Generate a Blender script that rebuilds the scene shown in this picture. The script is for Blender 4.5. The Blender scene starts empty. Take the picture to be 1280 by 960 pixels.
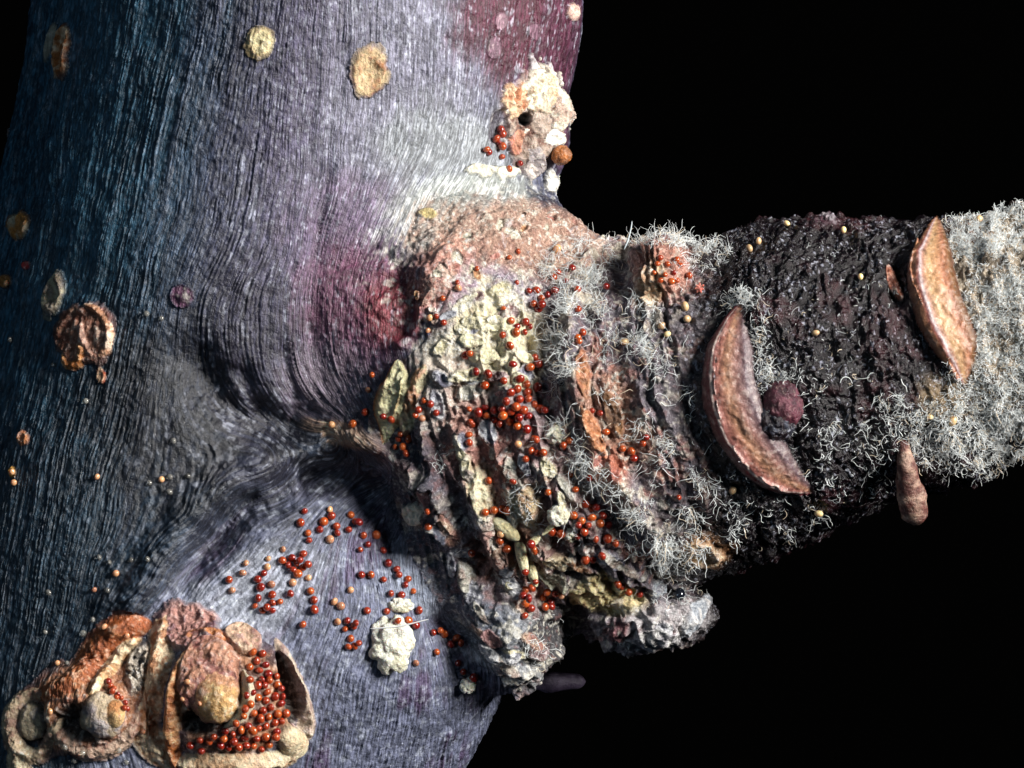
import bpy, math, random
import numpy as np

# ------------------------------------------------------------------ camera, light, exposure
# 1 Blender unit = 1 millimetre. The photograph shows a piece of twig about 17 mm wide.
S = 0.0136            # mm per photograph pixel on the plane through the stem's axis
DIST = 110.0          # camera distance to that plane, mm
DP = DIST / S         # the same in pixels
sc = bpy.context.scene
sc.unit_settings.system = 'METRIC'
sc.unit_settings.scale_length = 0.001
cd = bpy.data.cameras.new('camera')
cam = bpy.data.objects.new('camera', cd); sc.collection.objects.link(cam)
cam.location = (0, -DIST, 0); cam.rotation_euler = (math.radians(90), 0, 0)
cd.sensor_width = 36.0; cd.lens = 36.0 * DIST / (1280 * S)
cd.clip_start = 1.0; cd.clip_end = 2000.0
cd.dof.use_dof = True; cd.dof.focus_distance = DIST - 400 * S; cd.dof.aperture_fstop = 70.0
sc.camera = cam

w = bpy.data.worlds.new('World'); sc.world = w; w.use_nodes = True
w.node_tree.nodes['Background'].inputs[0].default_value = (0.25, 0.5, 0.8, 1)
w.node_tree.nodes['Background'].inputs[1].default_value = 0.006

def area(name, loc, target, size, power, col):
    l = bpy.data.lights.new(name, 'AREA'); l.shape = 'DISK'; l.size = size; l.energy = power; l.color = col
    o = bpy.data.objects.new(name, l); sc.collection.objects.link(o)
    from mathutils import Vector
    o.location = loc
    o.rotation_euler = (Vector(target) - Vector(loc)).to_track_quat('-Z', 'Y').to_euler()
    return o
area('flash_lamp', (95, -74, 42), (0, -4, 0), 52, 320000, (1.0, 0.975, 0.93))
area('fill_lamp', (-70, -95, 20), (0, -4, 0), 40, 9000, (0.55, 0.78, 1.0))
sc.view_settings.view_transform = 'Standard'; sc.view_settings.look = 'None'
sc.view_settings.exposure = 0.4; sc.view_settings.gamma = 1.0
sc.view_settings.use_curve_mapping = False

# ------------------------------------------------------------------ helpers
rng = np.random.default_rng(7); random.seed(7)
PERM = np.random.default_rng(3).permutation(1024)
PERM = np.concatenate([PERM, PERM, PERM]).astype(np.int32)
RV = np.random.default_rng(5).random(1024).astype(np.float32) * 2 - 1

def vnoise(x, y, z):
    x = np.asarray(x, np.float32); y = np.asarray(y, np.float32); z = np.asarray(z, np.float32)
    x, y, z = np.broadcast_arrays(x, y, z)
    xi = np.floor(x); yi = np.floor(y); zi = np.floor(z)
    fx = x - xi; fy = y - yi; fz = z - zi
    X = xi.astype(np.int32) & 1023; Y = yi.astype(np.int32) & 1023; Z = zi.astype(np.int32) & 1023
    fx = fx * fx * (3 - 2 * fx); fy = fy * fy * (3 - 2 * fy); fz = fz * fz * (3 - 2 * fz)
    a = PERM[X]; b = PERM[X + 1]
    aa = PERM[a + Y]; ab = PERM[a + Y + 1]; ba = PERM[b + Y]; bb = PERM[b + Y + 1]
    def h(q, dz): return RV[PERM[q + Z + dz]]
    x00 = h(aa, 0) + fx * (h(ba, 0) - h(aa, 0)); x10 = h(ab, 0) + fx * (h(bb, 0) - h(ab, 0))
    x01 = h(aa, 1) + fx * (h(ba, 1) - h(aa, 1)); x11 = h(ab, 1) + fx * (h(bb, 1) - h(ab, 1))
    y0 = x00 + fy * (x10 - x00); y1 = x01 + fy * (x11 - x01)
    return y0 + fz * (y1 - y0)

def fbm(p, scale, oct=3, off=0.0):
    o = 0; a = 1.0; t = 0
    for i in range(oct):
        k = 2.03 ** i / scale; c1, s1, c2, s2 = math.cos(0.7 + 1.3 * i), math.sin(0.7 + 1.3 * i), math.cos(0.5 + 0.9 * i), math.sin(0.5 + 0.9 * i)
        p = p @ np.array([[c1, -s1 * c2, s1 * s2], [s1, c1 * c2, -c1 * s2], [0, s2, c2]])
        o = o + a * vnoise(p[:, 0] * k + off + 17 * i, p[:, 1] * k + off, p[:, 2] * k + 3.1 * i)
        t += a; a *= 0.55
    return o / t

def sstep(a, b, x):
    t = np.clip((x - a) / (b - a), 0, 1); return t * t * (3 - 2 * t)

def lin(c):
    c = np.asarray(c, np.float64) / 255.0
    return np.where(c <= 0.04045, c / 12.92, ((c + 0.055) / 1.055) ** 2.4)

# metric space: a right, b down, d towards the camera, all in "pixels" of S mm
def P(u, v, d):
    f = 1 - np.asarray(d, float) / DP
    return np.stack(np.broadcast_arrays(640 + (np.asarray(u, float) - 640) * f, 480 + (np.asarray(v, float) - 480) * f, d), -1)
def UV(p):
    f = 1 - p[:, 2] / DP
    return 640 + (p[:, 0] - 640) / f, 480 + (p[:, 1] - 480) / f
def world(p):
    p = np.asarray(p, float)
    return np.stack([(p[:, 0] - 640) * S, -p[:, 2] * S, (480 - p[:, 1]) * S], -1)

col = sc.collection
def mesh_obj(name, V, F, mat, parent=None, C=None, uv=None, smooth=True):
    """V in metric pixels, F an array of quads or triangles"""
    me = bpy.data.meshes.new(name)
    F = np.asarray(F, np.int32); V = world(V); n = F.shape[1]
    me.vertices.add(len(V)); me.vertices.foreach_set('co', V.astype(np.float32).ravel())
    me.loops.add(F.size); me.loops.foreach_set('vertex_index', F.ravel())
    me.polygons.add(len(F))
    me.polygons.foreach_set('loop_start', np.arange(0, F.size, n, dtype=np.int32))
    me.polygons.foreach_set('use_smooth', np.full(len(F), smooth))
    if C is not None:
        at = me.color_attributes.new('Col', 'FLOAT_COLOR', 'POINT')
        at.data.foreach_set('color', np.concatenate([C, np.ones((len(C), 1))], 1).astype(np.float32).ravel())
    if uv is not None:
        at = me.attributes.new('flow', 'FLOAT_VECTOR', 'POINT')
        at.data.foreach_set('vector', np.concatenate([uv, np.zeros((len(uv), 1))], 1).astype(np.float32).ravel())
    me.update(calc_edges=True); me.validate()
    me.materials.append(mat)
    o = bpy.data.objects.new(name, me); col.objects.link(o)
    if parent: o.parent = parent
    return o

# ------------------------------------------------------------------ materials
def new_mat(name):
    m = bpy.data.materials.new(name); m.use_nodes = True
    return m, m.node_tree, m.node_tree.nodes['Principled BSDF']

def bark_mat(name, rough=(0.35, 0.7), spec=0.5, bump=0.6, scale=18.0, flow=False, coat=0.0, sss=0.0, vary=0.35, dist=0.03, fleck=None):
    m, nt, b = new_mat(name); N = nt.nodes; L = nt.links
    at = N.new('ShaderNodeAttribute'); at.attribute_name = 'Col'
    tc = N.new('ShaderNodeTexCoord')
    n1 = N.new('ShaderNodeTexNoise'); n1.inputs['Scale'].default_value = scale; n1.inputs['Detail'].default_value = 5; n1.inputs['Roughness'].default_value = 0.65
    L.new(tc.outputs['Object'], n1.inputs['Vector'])
    src = n1.outputs['Fac']
    if flow:
        fl = N.new('ShaderNodeAttribute'); fl.attribute_name = 'flow'
        mp = N.new('ShaderNodeMapping'); mp.inputs['Scale'].default_value = (36.0, 1.3, 1.0)
        L.new(fl.outputs['Vector'], mp.inputs['Vector'])
        n2 = N.new('ShaderNodeTexNoise'); n2.inputs['Scale'].default_value = 1.0; n2.inputs['Detail'].default_value = 3
        L.new(mp.outputs['Vector'], n2.inputs['Vector'])
        mx = N.new('ShaderNodeMix'); mx.inputs['Factor'].default_value = 0.5
        L.new(n1.outputs['Fac'], mx.inputs['A']); L.new(n2.outputs['Fac'], mx.inputs['B'])
        src = mx.outputs['Result']
    mr = N.new('ShaderNodeMapRange'); mr.inputs['From Min'].default_value = 0.3; mr.inputs['From Max'].default_value = 0.7
    mr.inputs['To Min'].default_value = 1 - vary; mr.inputs['To Max'].default_value = 1 + vary
    L.new(src, mr.inputs['Value'])
    mul = N.new('ShaderNodeVectorMath'); mul.operation = 'SCALE'
    L.new(at.outputs['Color'], mul.inputs[0]); L.new(mr.outputs['Result'], mul.inputs['Scale'])
    out = mul.outputs['Vector']
    if fleck:          # pale wax grains and scurf, painted glints on the dark spur: (grains per mm, threshold, strength, gain, added colour, stretch)
        fs, th, st, gain, add, stretch = fleck; fvec = tc.outputs['Object']
        mpf = N.new('ShaderNodeMapping'); mpf.inputs['Scale'].default_value = (1, 1, stretch)
        if flow: mpf.inputs['Scale'].default_value = (34.0 / fs, 2.6 / fs, 1); fvec = fl.outputs['Vector']
        L.new(fvec, mpf.inputs['Vector'])
        nf = N.new('ShaderNodeTexNoise'); nf.inputs['Scale'].default_value = fs; nf.inputs['Detail'].default_value = 2.5; nf.inputs['Roughness'].default_value = 0.6
        L.new(mpf.outputs['Vector'], nf.inputs['Vector'])
        np_ = N.new('ShaderNodeTexNoise'); np_.inputs['Scale'].default_value = fs * 0.12; np_.inputs['Detail'].default_value = 3
        L.new(tc.outputs['Object'], np_.inputs['Vector'])
        ad_ = N.new('ShaderNodeMath'); ad_.operation = 'MULTIPLY_ADD'; ad_.inputs[1].default_value = 0.35; L.new(np_.outputs['Fac'], ad_.inputs[0]); L.new(nf.outputs['Fac'], ad_.inputs[2])
        fr = N.new('ShaderNodeMapRange'); fr.inputs['From Min'].default_value = th + 0.175; fr.inputs['From Max'].default_value = th + 0.285; fr.inputs['To Max'].default_value = st
        L.new(ad_.outputs[0], fr.inputs['Value'])
        g_ = N.new('ShaderNodeVectorMath'); g_.operation = 'MULTIPLY_ADD'; g_.inputs[1].default_value = (gain,) * 3; g_.inputs[2].default_value = add
        L.new(out, g_.inputs[0])
        mn = N.new('ShaderNodeVectorMath'); mn.operation = 'MINIMUM'; mn.inputs[1].default_value = (0.72, 0.72, 0.72); L.new(g_.outputs['Vector'], mn.inputs[0])
        mxf = N.new('ShaderNodeMix'); mxf.data_type = 'VECTOR'
        L.new(fr.outputs['Result'], mxf.inputs['Factor']); L.new(out, mxf.inputs['A'] if False else mxf.inputs[4]); L.new(mn.outputs['Vector'], mxf.inputs[5])
        out = mxf.outputs[1]
    L.new(out, b.inputs['Base Color'])
    n3 = N.new('ShaderNodeTexNoise'); n3.inputs['Scale'].default_value = scale * 0.4; n3.inputs['Detail'].default_value = 3
    L.new(tc.outputs['Object'], n3.inputs['Vector'])
    rr = N.new('ShaderNodeMapRange'); rr.inputs['From Min'].default_value = 0.35; rr.inputs['From Max'].default_value = 0.65
    rr.inputs['To Min'].default_value = rough[0]; rr.inputs['To Max'].default_value = rough[1]
    L.new(n3.outputs['Fac'], rr.inputs['Value']); L.new(rr.outputs['Result'], b.inputs['Roughness'])
    bp = N.new('ShaderNodeBump'); bp.inputs['Strength'].default_value = bump; bp.inputs['Distance'].default_value = dist
    L.new(src, bp.inputs['Height']); L.new(bp.outputs['Normal'], b.inputs['Normal'])
    b.inputs['Specular IOR Level'].default_value = spec
    b.inputs['Coat Weight'].default_value = coat; b.inputs['Coat Roughness'].default_value = 0.2
    if coat: L.new(bp.outputs['Normal'], b.inputs['Coat Normal'])
    if sss:
        b.inputs['Subsurface Weight'].default_value = sss; b.inputs['Subsurface Radius'].default_value = (0.12, 0.06, 0.03)
        b.inputs['Subsurface Scale'].default_value = 1.0
    return m

M = {}
M['stem'] = bark_mat('stem_bark', (0.28, 0.55), 0.6, 0.9, 30, flow=True, vary=0.5, dist=0.05, fleck=(20, 0.48, 0.8, 2.5, (0.010, 0.014, 0.019), 0.4))
M['collar'] = bark_mat('collar_bark', (0.38, 0.75), 0.45, 1.0, 22, vary=0.45, dist=0.07, fleck=(20, 0.53, 0.8, 1.7, (0.10, 0.10, 0.10), 1))
M['dark'] = bark_mat('dark_shiny_bark', (0.09, 0.22), 0.6, 0.9, 12, vary=0.6, dist=0.08, fleck=(15, 0.60, 0.85, 1.0, (0.34, 0.35, 0.42), 0.7))  # flecks paint bluish-white glints and hair scraps onto the dark bark
M['swell'] = bark_mat('swelling_bark', (0.34, 0.65), 0.5, 0.9, 30, flow=True, vary=0.5, dist=0.05, fleck=(20, 0.46, 0.8, 2.1, (0.03, 0.03, 0.042), 0.5))
M['tissue'] = bark_mat('scar_tissue', (0.24, 0.6), 0.5, 0.9, 12, sss=0.1, vary=0.45, dist=0.07, fleck=(14, 0.56, 0.7, 1.3, (0.22, 0.18, 0.15), 0.8))
M['cork'] = bark_mat('pale_cork', (0.5, 0.85), 0.35, 1.0, 18, sss=0.15, vary=0.35, dist=0.07)
M['lip'] = bark_mat('scar_lip', (0.25, 0.5), 0.5, 0.5, 16, sss=0.1, vary=0.3, dist=0.04, fleck=(12, 0.60, 0.5, 1.2, (0.2, 0.18, 0.16), 1))
M['flake'] = bark_mat('bark_flake', (0.4, 0.8), 0.4, 1.0, 18, vary=0.5, dist=0.08, fleck=(18, 0.52, 0.7, 1.5, (0.14, 0.14, 0.14), 1))

def egg_mat(name, c, trans=0.0, rough=0.12, sss=0.5, spec=0.6, alpha=1.0):
    m, nt, b = new_mat(name); N = nt.nodes; L = nt.links
    oi = N.new('ShaderNodeObjectInfo')
    hsv = N.new('ShaderNodeHueSaturation'); hsv.inputs['Color'].default_value = (*c, 1)
    mr = N.new('ShaderNodeMapRange'); mr.inputs['To Min'].default_value = 0.6; mr.inputs['To Max'].default_value = 1.3
    L.new(oi.outputs['Random'], mr.inputs['Value']); L.new(mr.outputs['Result'], hsv.inputs['Value'])
    mh = N.new('ShaderNodeMath'); mh.operation = 'MULTIPLY_ADD'; mh.inputs[1].default_value = 0.025; mh.inputs[2].default_value = 0.489
    L.new(oi.outputs['Random'], mh.inputs[0]); L.new(mh.outputs[0], hsv.inputs['Hue'])
    L.new(hsv.outputs['Color'], b.inputs['Base Color'])
    b.inputs['Roughness'].default_value = rough; b.inputs['Specular IOR Level'].default_value = spec
    b.inputs['Coat Weight'].default_value = 0.6; b.inputs['Coat Roughness'].default_value = 0.12; b.inputs['Transmission Weight'].default_value = trans; b.inputs['IOR'].default_value = 1.4
    b.inputs['Subsurface Weight'].default_value = sss
    b.inputs['Subsurface Radius'].default_value = (0.09, 0.03, 0.015); b.inputs['Subsurface Scale'].default_value = 1.0
    tc = N.new('ShaderNodeTexCoord'); n1 = N.new('ShaderNodeTexNoise'); n1.inputs['Scale'].default_value = 30
    L.new(tc.outputs['Object'], n1.inputs['Vector'])
    bp = N.new('ShaderNodeBump'); bp.inputs['Strength'].default_value = 0.06; bp.inputs['Distance'].default_value = 0.01
    L.new(n1.outputs['Fac'], bp.inputs['Height']); L.new(bp.outputs['Normal'], b.inputs['Normal'])
    return m
M['egg'] = egg_mat('red_egg', (0.40, 0.050, 0.017), sss=0.3, trans=0.2, rough=0.1, spec=1.0)
M['egg_pale'] = egg_mat('pale_egg', (0.72, 0.36, 0.20), trans=0.25, sss=0.35)
M['shell'] = egg_mat('glassy_shell', (0.75, 0.72, 0.66), trans=0.8, rough=0.1, sss=0.0, spec=0.6)
M['grain'] = egg_mat('cream_grain', (0.72, 0.50, 0.26), rough=0.4, sss=0.3)
M['bead'] = egg_mat('black_bead', (0.006, 0.008, 0.012), rough=0.08, sss=0.0, spec=0.8)

m, nt, b = new_mat('hair'); M['hair'] = m
at = nt.nodes.new('ShaderNodeAttribute'); at.attribute_name = 'Col'
nt.links.new(at.outputs['Color'], b.inputs['Base Color'])
b.inputs['Roughness'].default_value = 0.4; b.inputs['Specular IOR Level'].default_value = 0.5
b.inputs['Subsurface Weight'].default_value = 0.0
m, nt, b = new_mat('black_velvet'); M['velvet'] = m
nz = nt.nodes.new('ShaderNodeTexNoise'); nz.inputs['Scale'].default_value = 0.2
cr = nt.nodes.new('ShaderNodeMapRange'); cr.inputs['To Min'].default_value = 0.0006; cr.inputs['To Max'].default_value = 0.0016
nt.links.new(nz.outputs['Fac'], cr.inputs['Value']); nt.links.new(cr.outputs['Result'], b.inputs['Base Color'])
b.inputs['Roughness'].default_value = 1.0; b.inputs['Specular IOR Level'].default_value = 0.0

# ------------------------------------------------------------------ backdrop
bk = mesh_obj('backdrop', np.array([[640 - 60000, 480 - 60000, -9000], [640 + 60000, 480 - 60000, -9000], [640 + 60000, 480 + 60000, -9000], [640 - 60000, 480 + 60000, -9000.]]), [[0, 3, 2, 1]], M['velvet'])
bk['kind'] = 'structure'

# ------------------------------------------------------------------ the twig's body as a distance field
def tube_pts(l):
    out = []
    for (u, v, d, r) in l:
        p = P(u, v, d); out.append((p, r * (1 - d / DP)))
    return out
STEM = tube_pts([(400, -450, 0, 335), (385, 0, 0, 335), (330, 350, -10, 345), (240, 700, -20, 360), (185, 1000, -20, 368), (110, 1450, -20, 375)])
SPUR = tube_pts([(560, 545, 110, 165), (640, 548, 145, 234), (750, 532, 195, 222), (900, 503, 245, 195), (1000, 468, 275, 184), (1150, 442, 300, 164), (1280, 412, 330, 142), (1760, 320, 430, 140)])
ELL = [  # centre u v d, radii, blend
    ((566, 420, 140), (192, 198, 248), 70),      # collar above the spur
    ((432, 800, 98), (200, 180, 252), 110),      # swelling below the spur
    ((285, 872, 300), (104, 100, 96), 22),       # seat of the big bud scar
    ((125, 893, 310), (72, 58, 62), 18),
    ((45, 905, 270), (42, 50, 60), 14),
    ((655, 165, 120), (56, 80, 70), 22),         # seat of the upper bud scar
    ((806, 768, 190), (84, 42, 100), 16),        # ragged shelf below the spur
    ((628, 785, 235), (66, 80, 100), 40),
    ((480, 512, 232), (62, 72, 92), 45),         # bark rolling up to the callus pad
    ((826, 345, 330), (42, 44, 62), 16),         # knob on the spur
]
def smin(a, b, k):
    h = np.clip(0.5 + 0.5 * (b - a) / k, 0, 1)
    return b + (a - b) * h - k * h * (1 - h)
def tube_sd(p, T):
    best = None
    for (A, ra), (B, rb) in zip(T[:-1], T[1:]):
        ab = B - A; t = np.clip(((p - A) @ ab) / (ab @ ab), 0, 1)
        q = p - (A + t[:, None] * ab)
        sd = np.sqrt((q * q).sum(1)) - (ra + (rb - ra) * t)
        best = sd if best is None else smin(best, sd, 30)
    return best
def ell_sd(p, c, r):
    q = (p - c); r = np.asarray(r, float)
    k0 = np.sqrt(((q / r) ** 2).sum(1)); k1 = np.sqrt(((q / (r * r)) ** 2).sum(1)) + 1e-9
    return k0 * (k0 - 1) / k1
BOX = (np.array([-330., -330., -420.]), np.array([1640., 1290., 640.]))
def sdf(p):
    s = tube_sd(p, STEM)
    s = smin(s, ell_sd(p, P(*ELL[0][0]), ELL[0][1]), ELL[0][2])
    s = smin(s, tube_sd(p, SPUR), 65)
    for c, r, k in ELL[1:]:
        s = smin(s, ell_sd(p, P(*c), r), k)
    box = np.maximum(np.max(BOX[0] - p, 1), np.max(p - BOX[1], 1))
    return np.maximum(s, box)
def grad(p, e=1.5):
    k = np.array([[1, -1, -1], [-1, -1, 1], [-1, 1, -1], [1, 1, 1]], float)
    g = 0
    for r in k: g = g + r * sdf(p + r * e)[:, None]
    return g / (np.linalg.norm(g, axis=1, keepdims=True) + 1e-9)

# surface nets on a coarse grid
Hh = 10.0
lo = np.array([-345., -345., -435.]); hi = np.array([1655., 1305., 655.])
nx, ny, nz_ = [int(x) for x in np.ceil((hi - lo) / Hh)]
gx = lo[0] + Hh * np.arange(nx); gy = lo[1] + Hh * np.arange(ny); gz = lo[2] + Hh * np.arange(nz_)
def grid_sdf(x, y, z):
    A_, B_, C_ = np.meshgrid(x, y, z, indexing='ij')
    return sdf(np.stack([A_.ravel(), B_.ravel(), C_.ravel()], -1)).reshape(A_.shape)
nx, ny, nz_ = [(q // 4 + 1) * 4 for q in (nx, ny, nz_)]
gx = lo[0] + Hh * np.arange(nx); gy = lo[1] + Hh * np.arange(ny); gz = lo[2] + Hh * np.arange(nz_)
Gc = grid_sdf(gx[::4] + 1.5 * Hh, gy[::4] + 1.5 * Hh, gz[::4] + 1.5 * Hh)     # coarse pass; refine only near the surface
G = np.repeat(np.repeat(np.repeat(Gc, 4, 0), 4, 1), 4, 2)
nearc = np.abs(G) < 60
ii = np.argwhere(nearc)
G[nearc] = sdf(np.stack([gx[ii[:, 0]], gy[ii[:, 1]], gz[ii[:, 2]]], -1))
ins = G < 0
ce = np.zeros((nx - 1, ny - 1, nz_ - 1), np.int8)
for dx in (0, 1):
    for dy in (0, 1):
        for dz in (0, 1): ce += ins[dx:nx - 1 + dx, dy:ny - 1 + dy, dz:nz_ - 1 + dz]
act = (ce > 0) & (ce < 8)
idx = -np.ones(act.shape, np.int64); cells = np.argwhere(act); idx[act] = np.arange(len(cells))
V = lo + (cells + 0.5) * Hh
F = []
for ax in range(3):
    o1, o2 = [(1, 2), (2, 0), (0, 1)][ax]
    sl = [slice(0, -1)] * 3; sl2 = [slice(0, -1)] * 3; sl2[ax] = slice(1, None)
    s0 = ins[:-1, :-1, :-1] if False else ins
    a = np.take(ins, range(0, ins.shape[ax] - 1), ax); bq = np.take(ins, range(1, ins.shape[ax]), ax)
    e = np.argwhere(a != bq)
    e = e[(e[:, o1] > 0) & (e[:, o2] > 0) & (e[:, o1] < idx.shape[o1]) & (e[:, o2] < idx.shape[o2]) & (e[:, ax] < idx.shape[ax])]
    f = []
    for (q1, q2) in ((1, 1), (0, 1), (0, 0), (1, 0)):
        t = e.copy(); t[:, o1] -= q1; t[:, o2] -= q2; f.append(idx[t[:, 0], t[:, 1], t[:, 2]])
    f = np.stack(f, 1); fl = ~a[e[:, 0], e[:, 1], e[:, 2]]
    f[fl] = f[fl][:, ::-1]; F.append(f)
F = np.concatenate(F)
for _ in range(2):
    V = V - sdf(V)[:, None] * grad(V)

def subdivide(V, F, attrs=()):
    e = np.concatenate([F[:, [0, 1]], F[:, [1, 2]], F[:, [2, 3]], F[:, [3, 0]]]); e.sort(1)
    key = e[:, 0] * (len(V) + 1) + e[:, 1]
    _, first, inv = np.unique(key, return_index=True, return_inverse=True)
    ue = e[first]; n = len(V); m = len(F)
    em = n + inv.reshape(4, m).T; fc = n + len(ue) + np.arange(m)
    def ref(A): return np.concatenate([A, (A[ue[:, 0]] + A[ue[:, 1]]) * 0.5, A[F].mean(1)])
    NF = np.concatenate([np.stack([F[:, i], em[:, i], fc, em[:, i - 1]], 1) for i in range(4)])
    return ref(V), NF, [ref(a) for a in attrs]
V, F, _ = subdivide(V, F)
V = V - sdf(V)[:, None] * grad(V)

# ---- flow of the bark fibres: guide lines with a value, interpolated in between
def polyline(pts, step=6.0):
    p = np.asarray(pts, float); out = []
    # Catmull-Rom
    q = np.concatenate([[2 * p[0] - p[1]], p, [2 * p[-1] - p[-2]]])
    for i in range(1, len(q) - 2):
        n = max(2, int(np.linalg.norm((q[i + 1] - q[i])[:2]) / step))
        t = (np.arange(n) / n)[:, None]
        out.append(0.5 * ((2 * q[i]) + (-q[i - 1] + q[i + 1]) * t + (2 * q[i - 1] - 5 * q[i] + 4 * q[i + 1] - q[i + 2]) * t ** 2 + (-q[i - 1] + 3 * q[i] - 3 * q[i + 1] + q[i + 2]) * t ** 3))
    out.append(p[-1:]); return np.concatenate(out)
GUIDES = [
    (0.0, [(40, -300), (20, 0), (-40, 300), (-100, 600), (-160, 1000)]),
    (1.0, [(135, -300), (110, 0), (70, 250), (20, 500), (-40, 800), (-80, 1100)]),
    (2.0, [(225, -300), (200, 0), (150, 250), (110, 450), (60, 700), (10, 1000)]),
    (3.0, [(310, -300), (285, 0), (245, 230), (205, 400), (170, 560), (110, 760), (70, 900)]),
    (3.6, [(355, -300), (345, 0), (310, 250), (262, 380), (255, 460), (300, 525), (420, 546)]),
    (4.2, [(400, -300), (395, 0), (375, 250), (352, 360), (345, 450), (375, 520), (425, 546)]),
    (5.0, [(440, -300), (440, 0), (425, 180), (405, 300), (392, 400), (405, 470), (445, 540)]),
    (5.6, [(490, -300), (490, 0), (480, 180), (450, 270), (425, 350), (425, 440), (455, 520)]),
    (6.4, [(560, -300), (560, 0), (550, 150), (520, 240), (480, 310)]),
    (7.4, [(630, -300), (630, 0), (615, 120), (600, 210), (560, 270)]),
    (8.4, [(720, -300), (715, 0), (690, 150), (690, 230), (740, 300)]),
    (3.35, [(90, 900), (150, 770), (240, 650), (330, 575), (425, 548)]),
    (3.9, [(190, 790), (270, 680), (360, 600), (440, 575), (500, 630)]),
    (4.6, [(452, 585), (410, 680), (360, 850), (320, 1080)]),
    (5.4, [(478, 625), (470, 740), (440, 900), (410, 1100)]),
    (6.2, [(510, 680), (528, 780), (520, 920), (495, 1100)]),
    (7.0, [(560, 770), (600, 850), (590, 960), (570, 1100)]),
]
U0, W0 = UV(V)
gp, gv = [], []
for val, g in GUIDES:          # smooth interpolation (thin-plate spline) of the guide values
    pl = polyline(g, 45)[::2]; gp.append(pl); gv += [val] * len(pl)
gp = np.concatenate(gp) / 400.0; gv = np.array(gv); ng = len(gp)
def tps(r2): return 0.5 * r2 * np.log(r2 + 1e-9)
K_ = np.zeros((ng + 3, ng + 3)); K_[:ng, :ng] = tps(((gp[:, None] - gp[None]) ** 2).sum(-1)) + np.eye(ng) * 0.004
K_[:ng, ng] = 1; K_[:ng, ng + 1:] = gp; K_[ng, :ng] = 1; K_[ng + 1:, :ng] = gp.T
co = np.linalg.solve(K_, np.concatenate([gv, [0, 0, 0]]))
PSI = co[ng] + (U0 * co[ng + 1] + W0 * co[ng + 2]) / 400.0
for k in range(ng): PSI += co[k] * tps((U0 / 400 - gp[k, 0]) ** 2 + (W0 / 400 - gp[k, 1]) ** 2)
# ---- spur coordinates: along the axis
AX = polyline(np.stack([t[0] for t in SPUR]), 8)
axl = np.concatenate([[0], np.cumsum(np.linalg.norm(np.diff(AX, axis=0), axis=1))])
best = np.full(len(V), 1e12); TS = np.zeros(len(V))
for i in range(0, len(AX) - 1, 2):
    tg = AX[min(i + 2, len(AX) - 1)] - AX[i]; tg = tg / np.linalg.norm(tg)
    r = V - AX[i]; d2 = (r * r).sum(1); m_ = d2 < best
    best[m_] = d2[m_]; TS[m_] = axl[i] + (r[m_] @ tg)

gN = grad(V)
fU, fV = U0[F].mean(1), W0[F].mean(1); fN = gN[F].mean(1)[:, 2]
fine = (fU > -50) & (fU < 1330) & (fV > -50) & (fV < 1010) & (fN > -0.25)
def compact(V, F, attrs):
    u, inv = np.unique(F.ravel(), return_inverse=True)
    return V[u], inv.reshape(F.shape), [a[u] for a in attrs]
Vb, Fb, Ab = compact(V, F[~fine], [PSI, TS])
Vf, Ff, Af = compact(V, F[fine], [PSI, TS])
for k in range(2):
    Vf, Ff, Af = subdivide(Vf, Ff, Af)
    if k == 0: Vf = Vf - sdf(Vf)[:, None] * grad(Vf)

def vert_normals(V, F):
    a, b_, c, d = (V[F[:, i]] for i in range(4))
    n = np.cross(c - a, d - b_); out = np.zeros_like(V)
    for i in range(4):
        for k in range(3): out[:, k] += np.bincount(F[:, i], n[:, k], len(V))
    return out / (np.linalg.norm(out, axis=1, keepdims=True) + 1e-9)
# ------------------------------------------------------------------ relief and colour of the bark
def blob(u, v, c, wob=None, soft=0.3):
    cu, cv, ru, rv, rot = c
    ca, sa = math.cos(math.radians(rot)), math.sin(math.radians(rot))
    x = (u - cu) * ca + (v - cv) * sa; y = -(u - cu) * sa + (v - cv) * ca
    r = np.sqrt((x / ru) ** 2 + (y / rv) ** 2)
    if wob is not None: r = r + wob
    return 1 - sstep(1 - soft, 1 + soft, r)
def line_d(u, v, pts, maxd):
    pl = polyline(pts, 5); lo_, hi_ = pl.min(0) - maxd, pl.max(0) + maxd
    sel = np.nonzero((u > lo_[0]) & (u < hi_[0]) & (v > lo_[1]) & (v < hi_[1]))[0]
    d = np.full(len(sel), 1e9); t = np.zeros(len(sel)); sg = np.zeros(len(sel))
    uu, vv = u[sel], v[sel]
    for i in range(len(pl) - 1):
        a, b_ = pl[i], pl[i + 1]; ab = b_ - a
        tt = np.clip(((uu - a[0]) * ab[0] + (vv - a[1]) * ab[1]) / (ab @ ab + 1e-9), 0, 1)
        ex = uu - a[0] - tt * ab[0]; ey = vv - a[1] - tt * ab[1]; dd = ex * ex + ey * ey
        m_ = dd < d; d[m_] = dd[m_]; t[m_] = (i + tt[m_]) / (len(pl) - 1); sg[m_] = np.sign(ab[0] * ey[m_] - ab[1] * ex[m_])
    return sel, np.sqrt(d), t, sg

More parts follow.
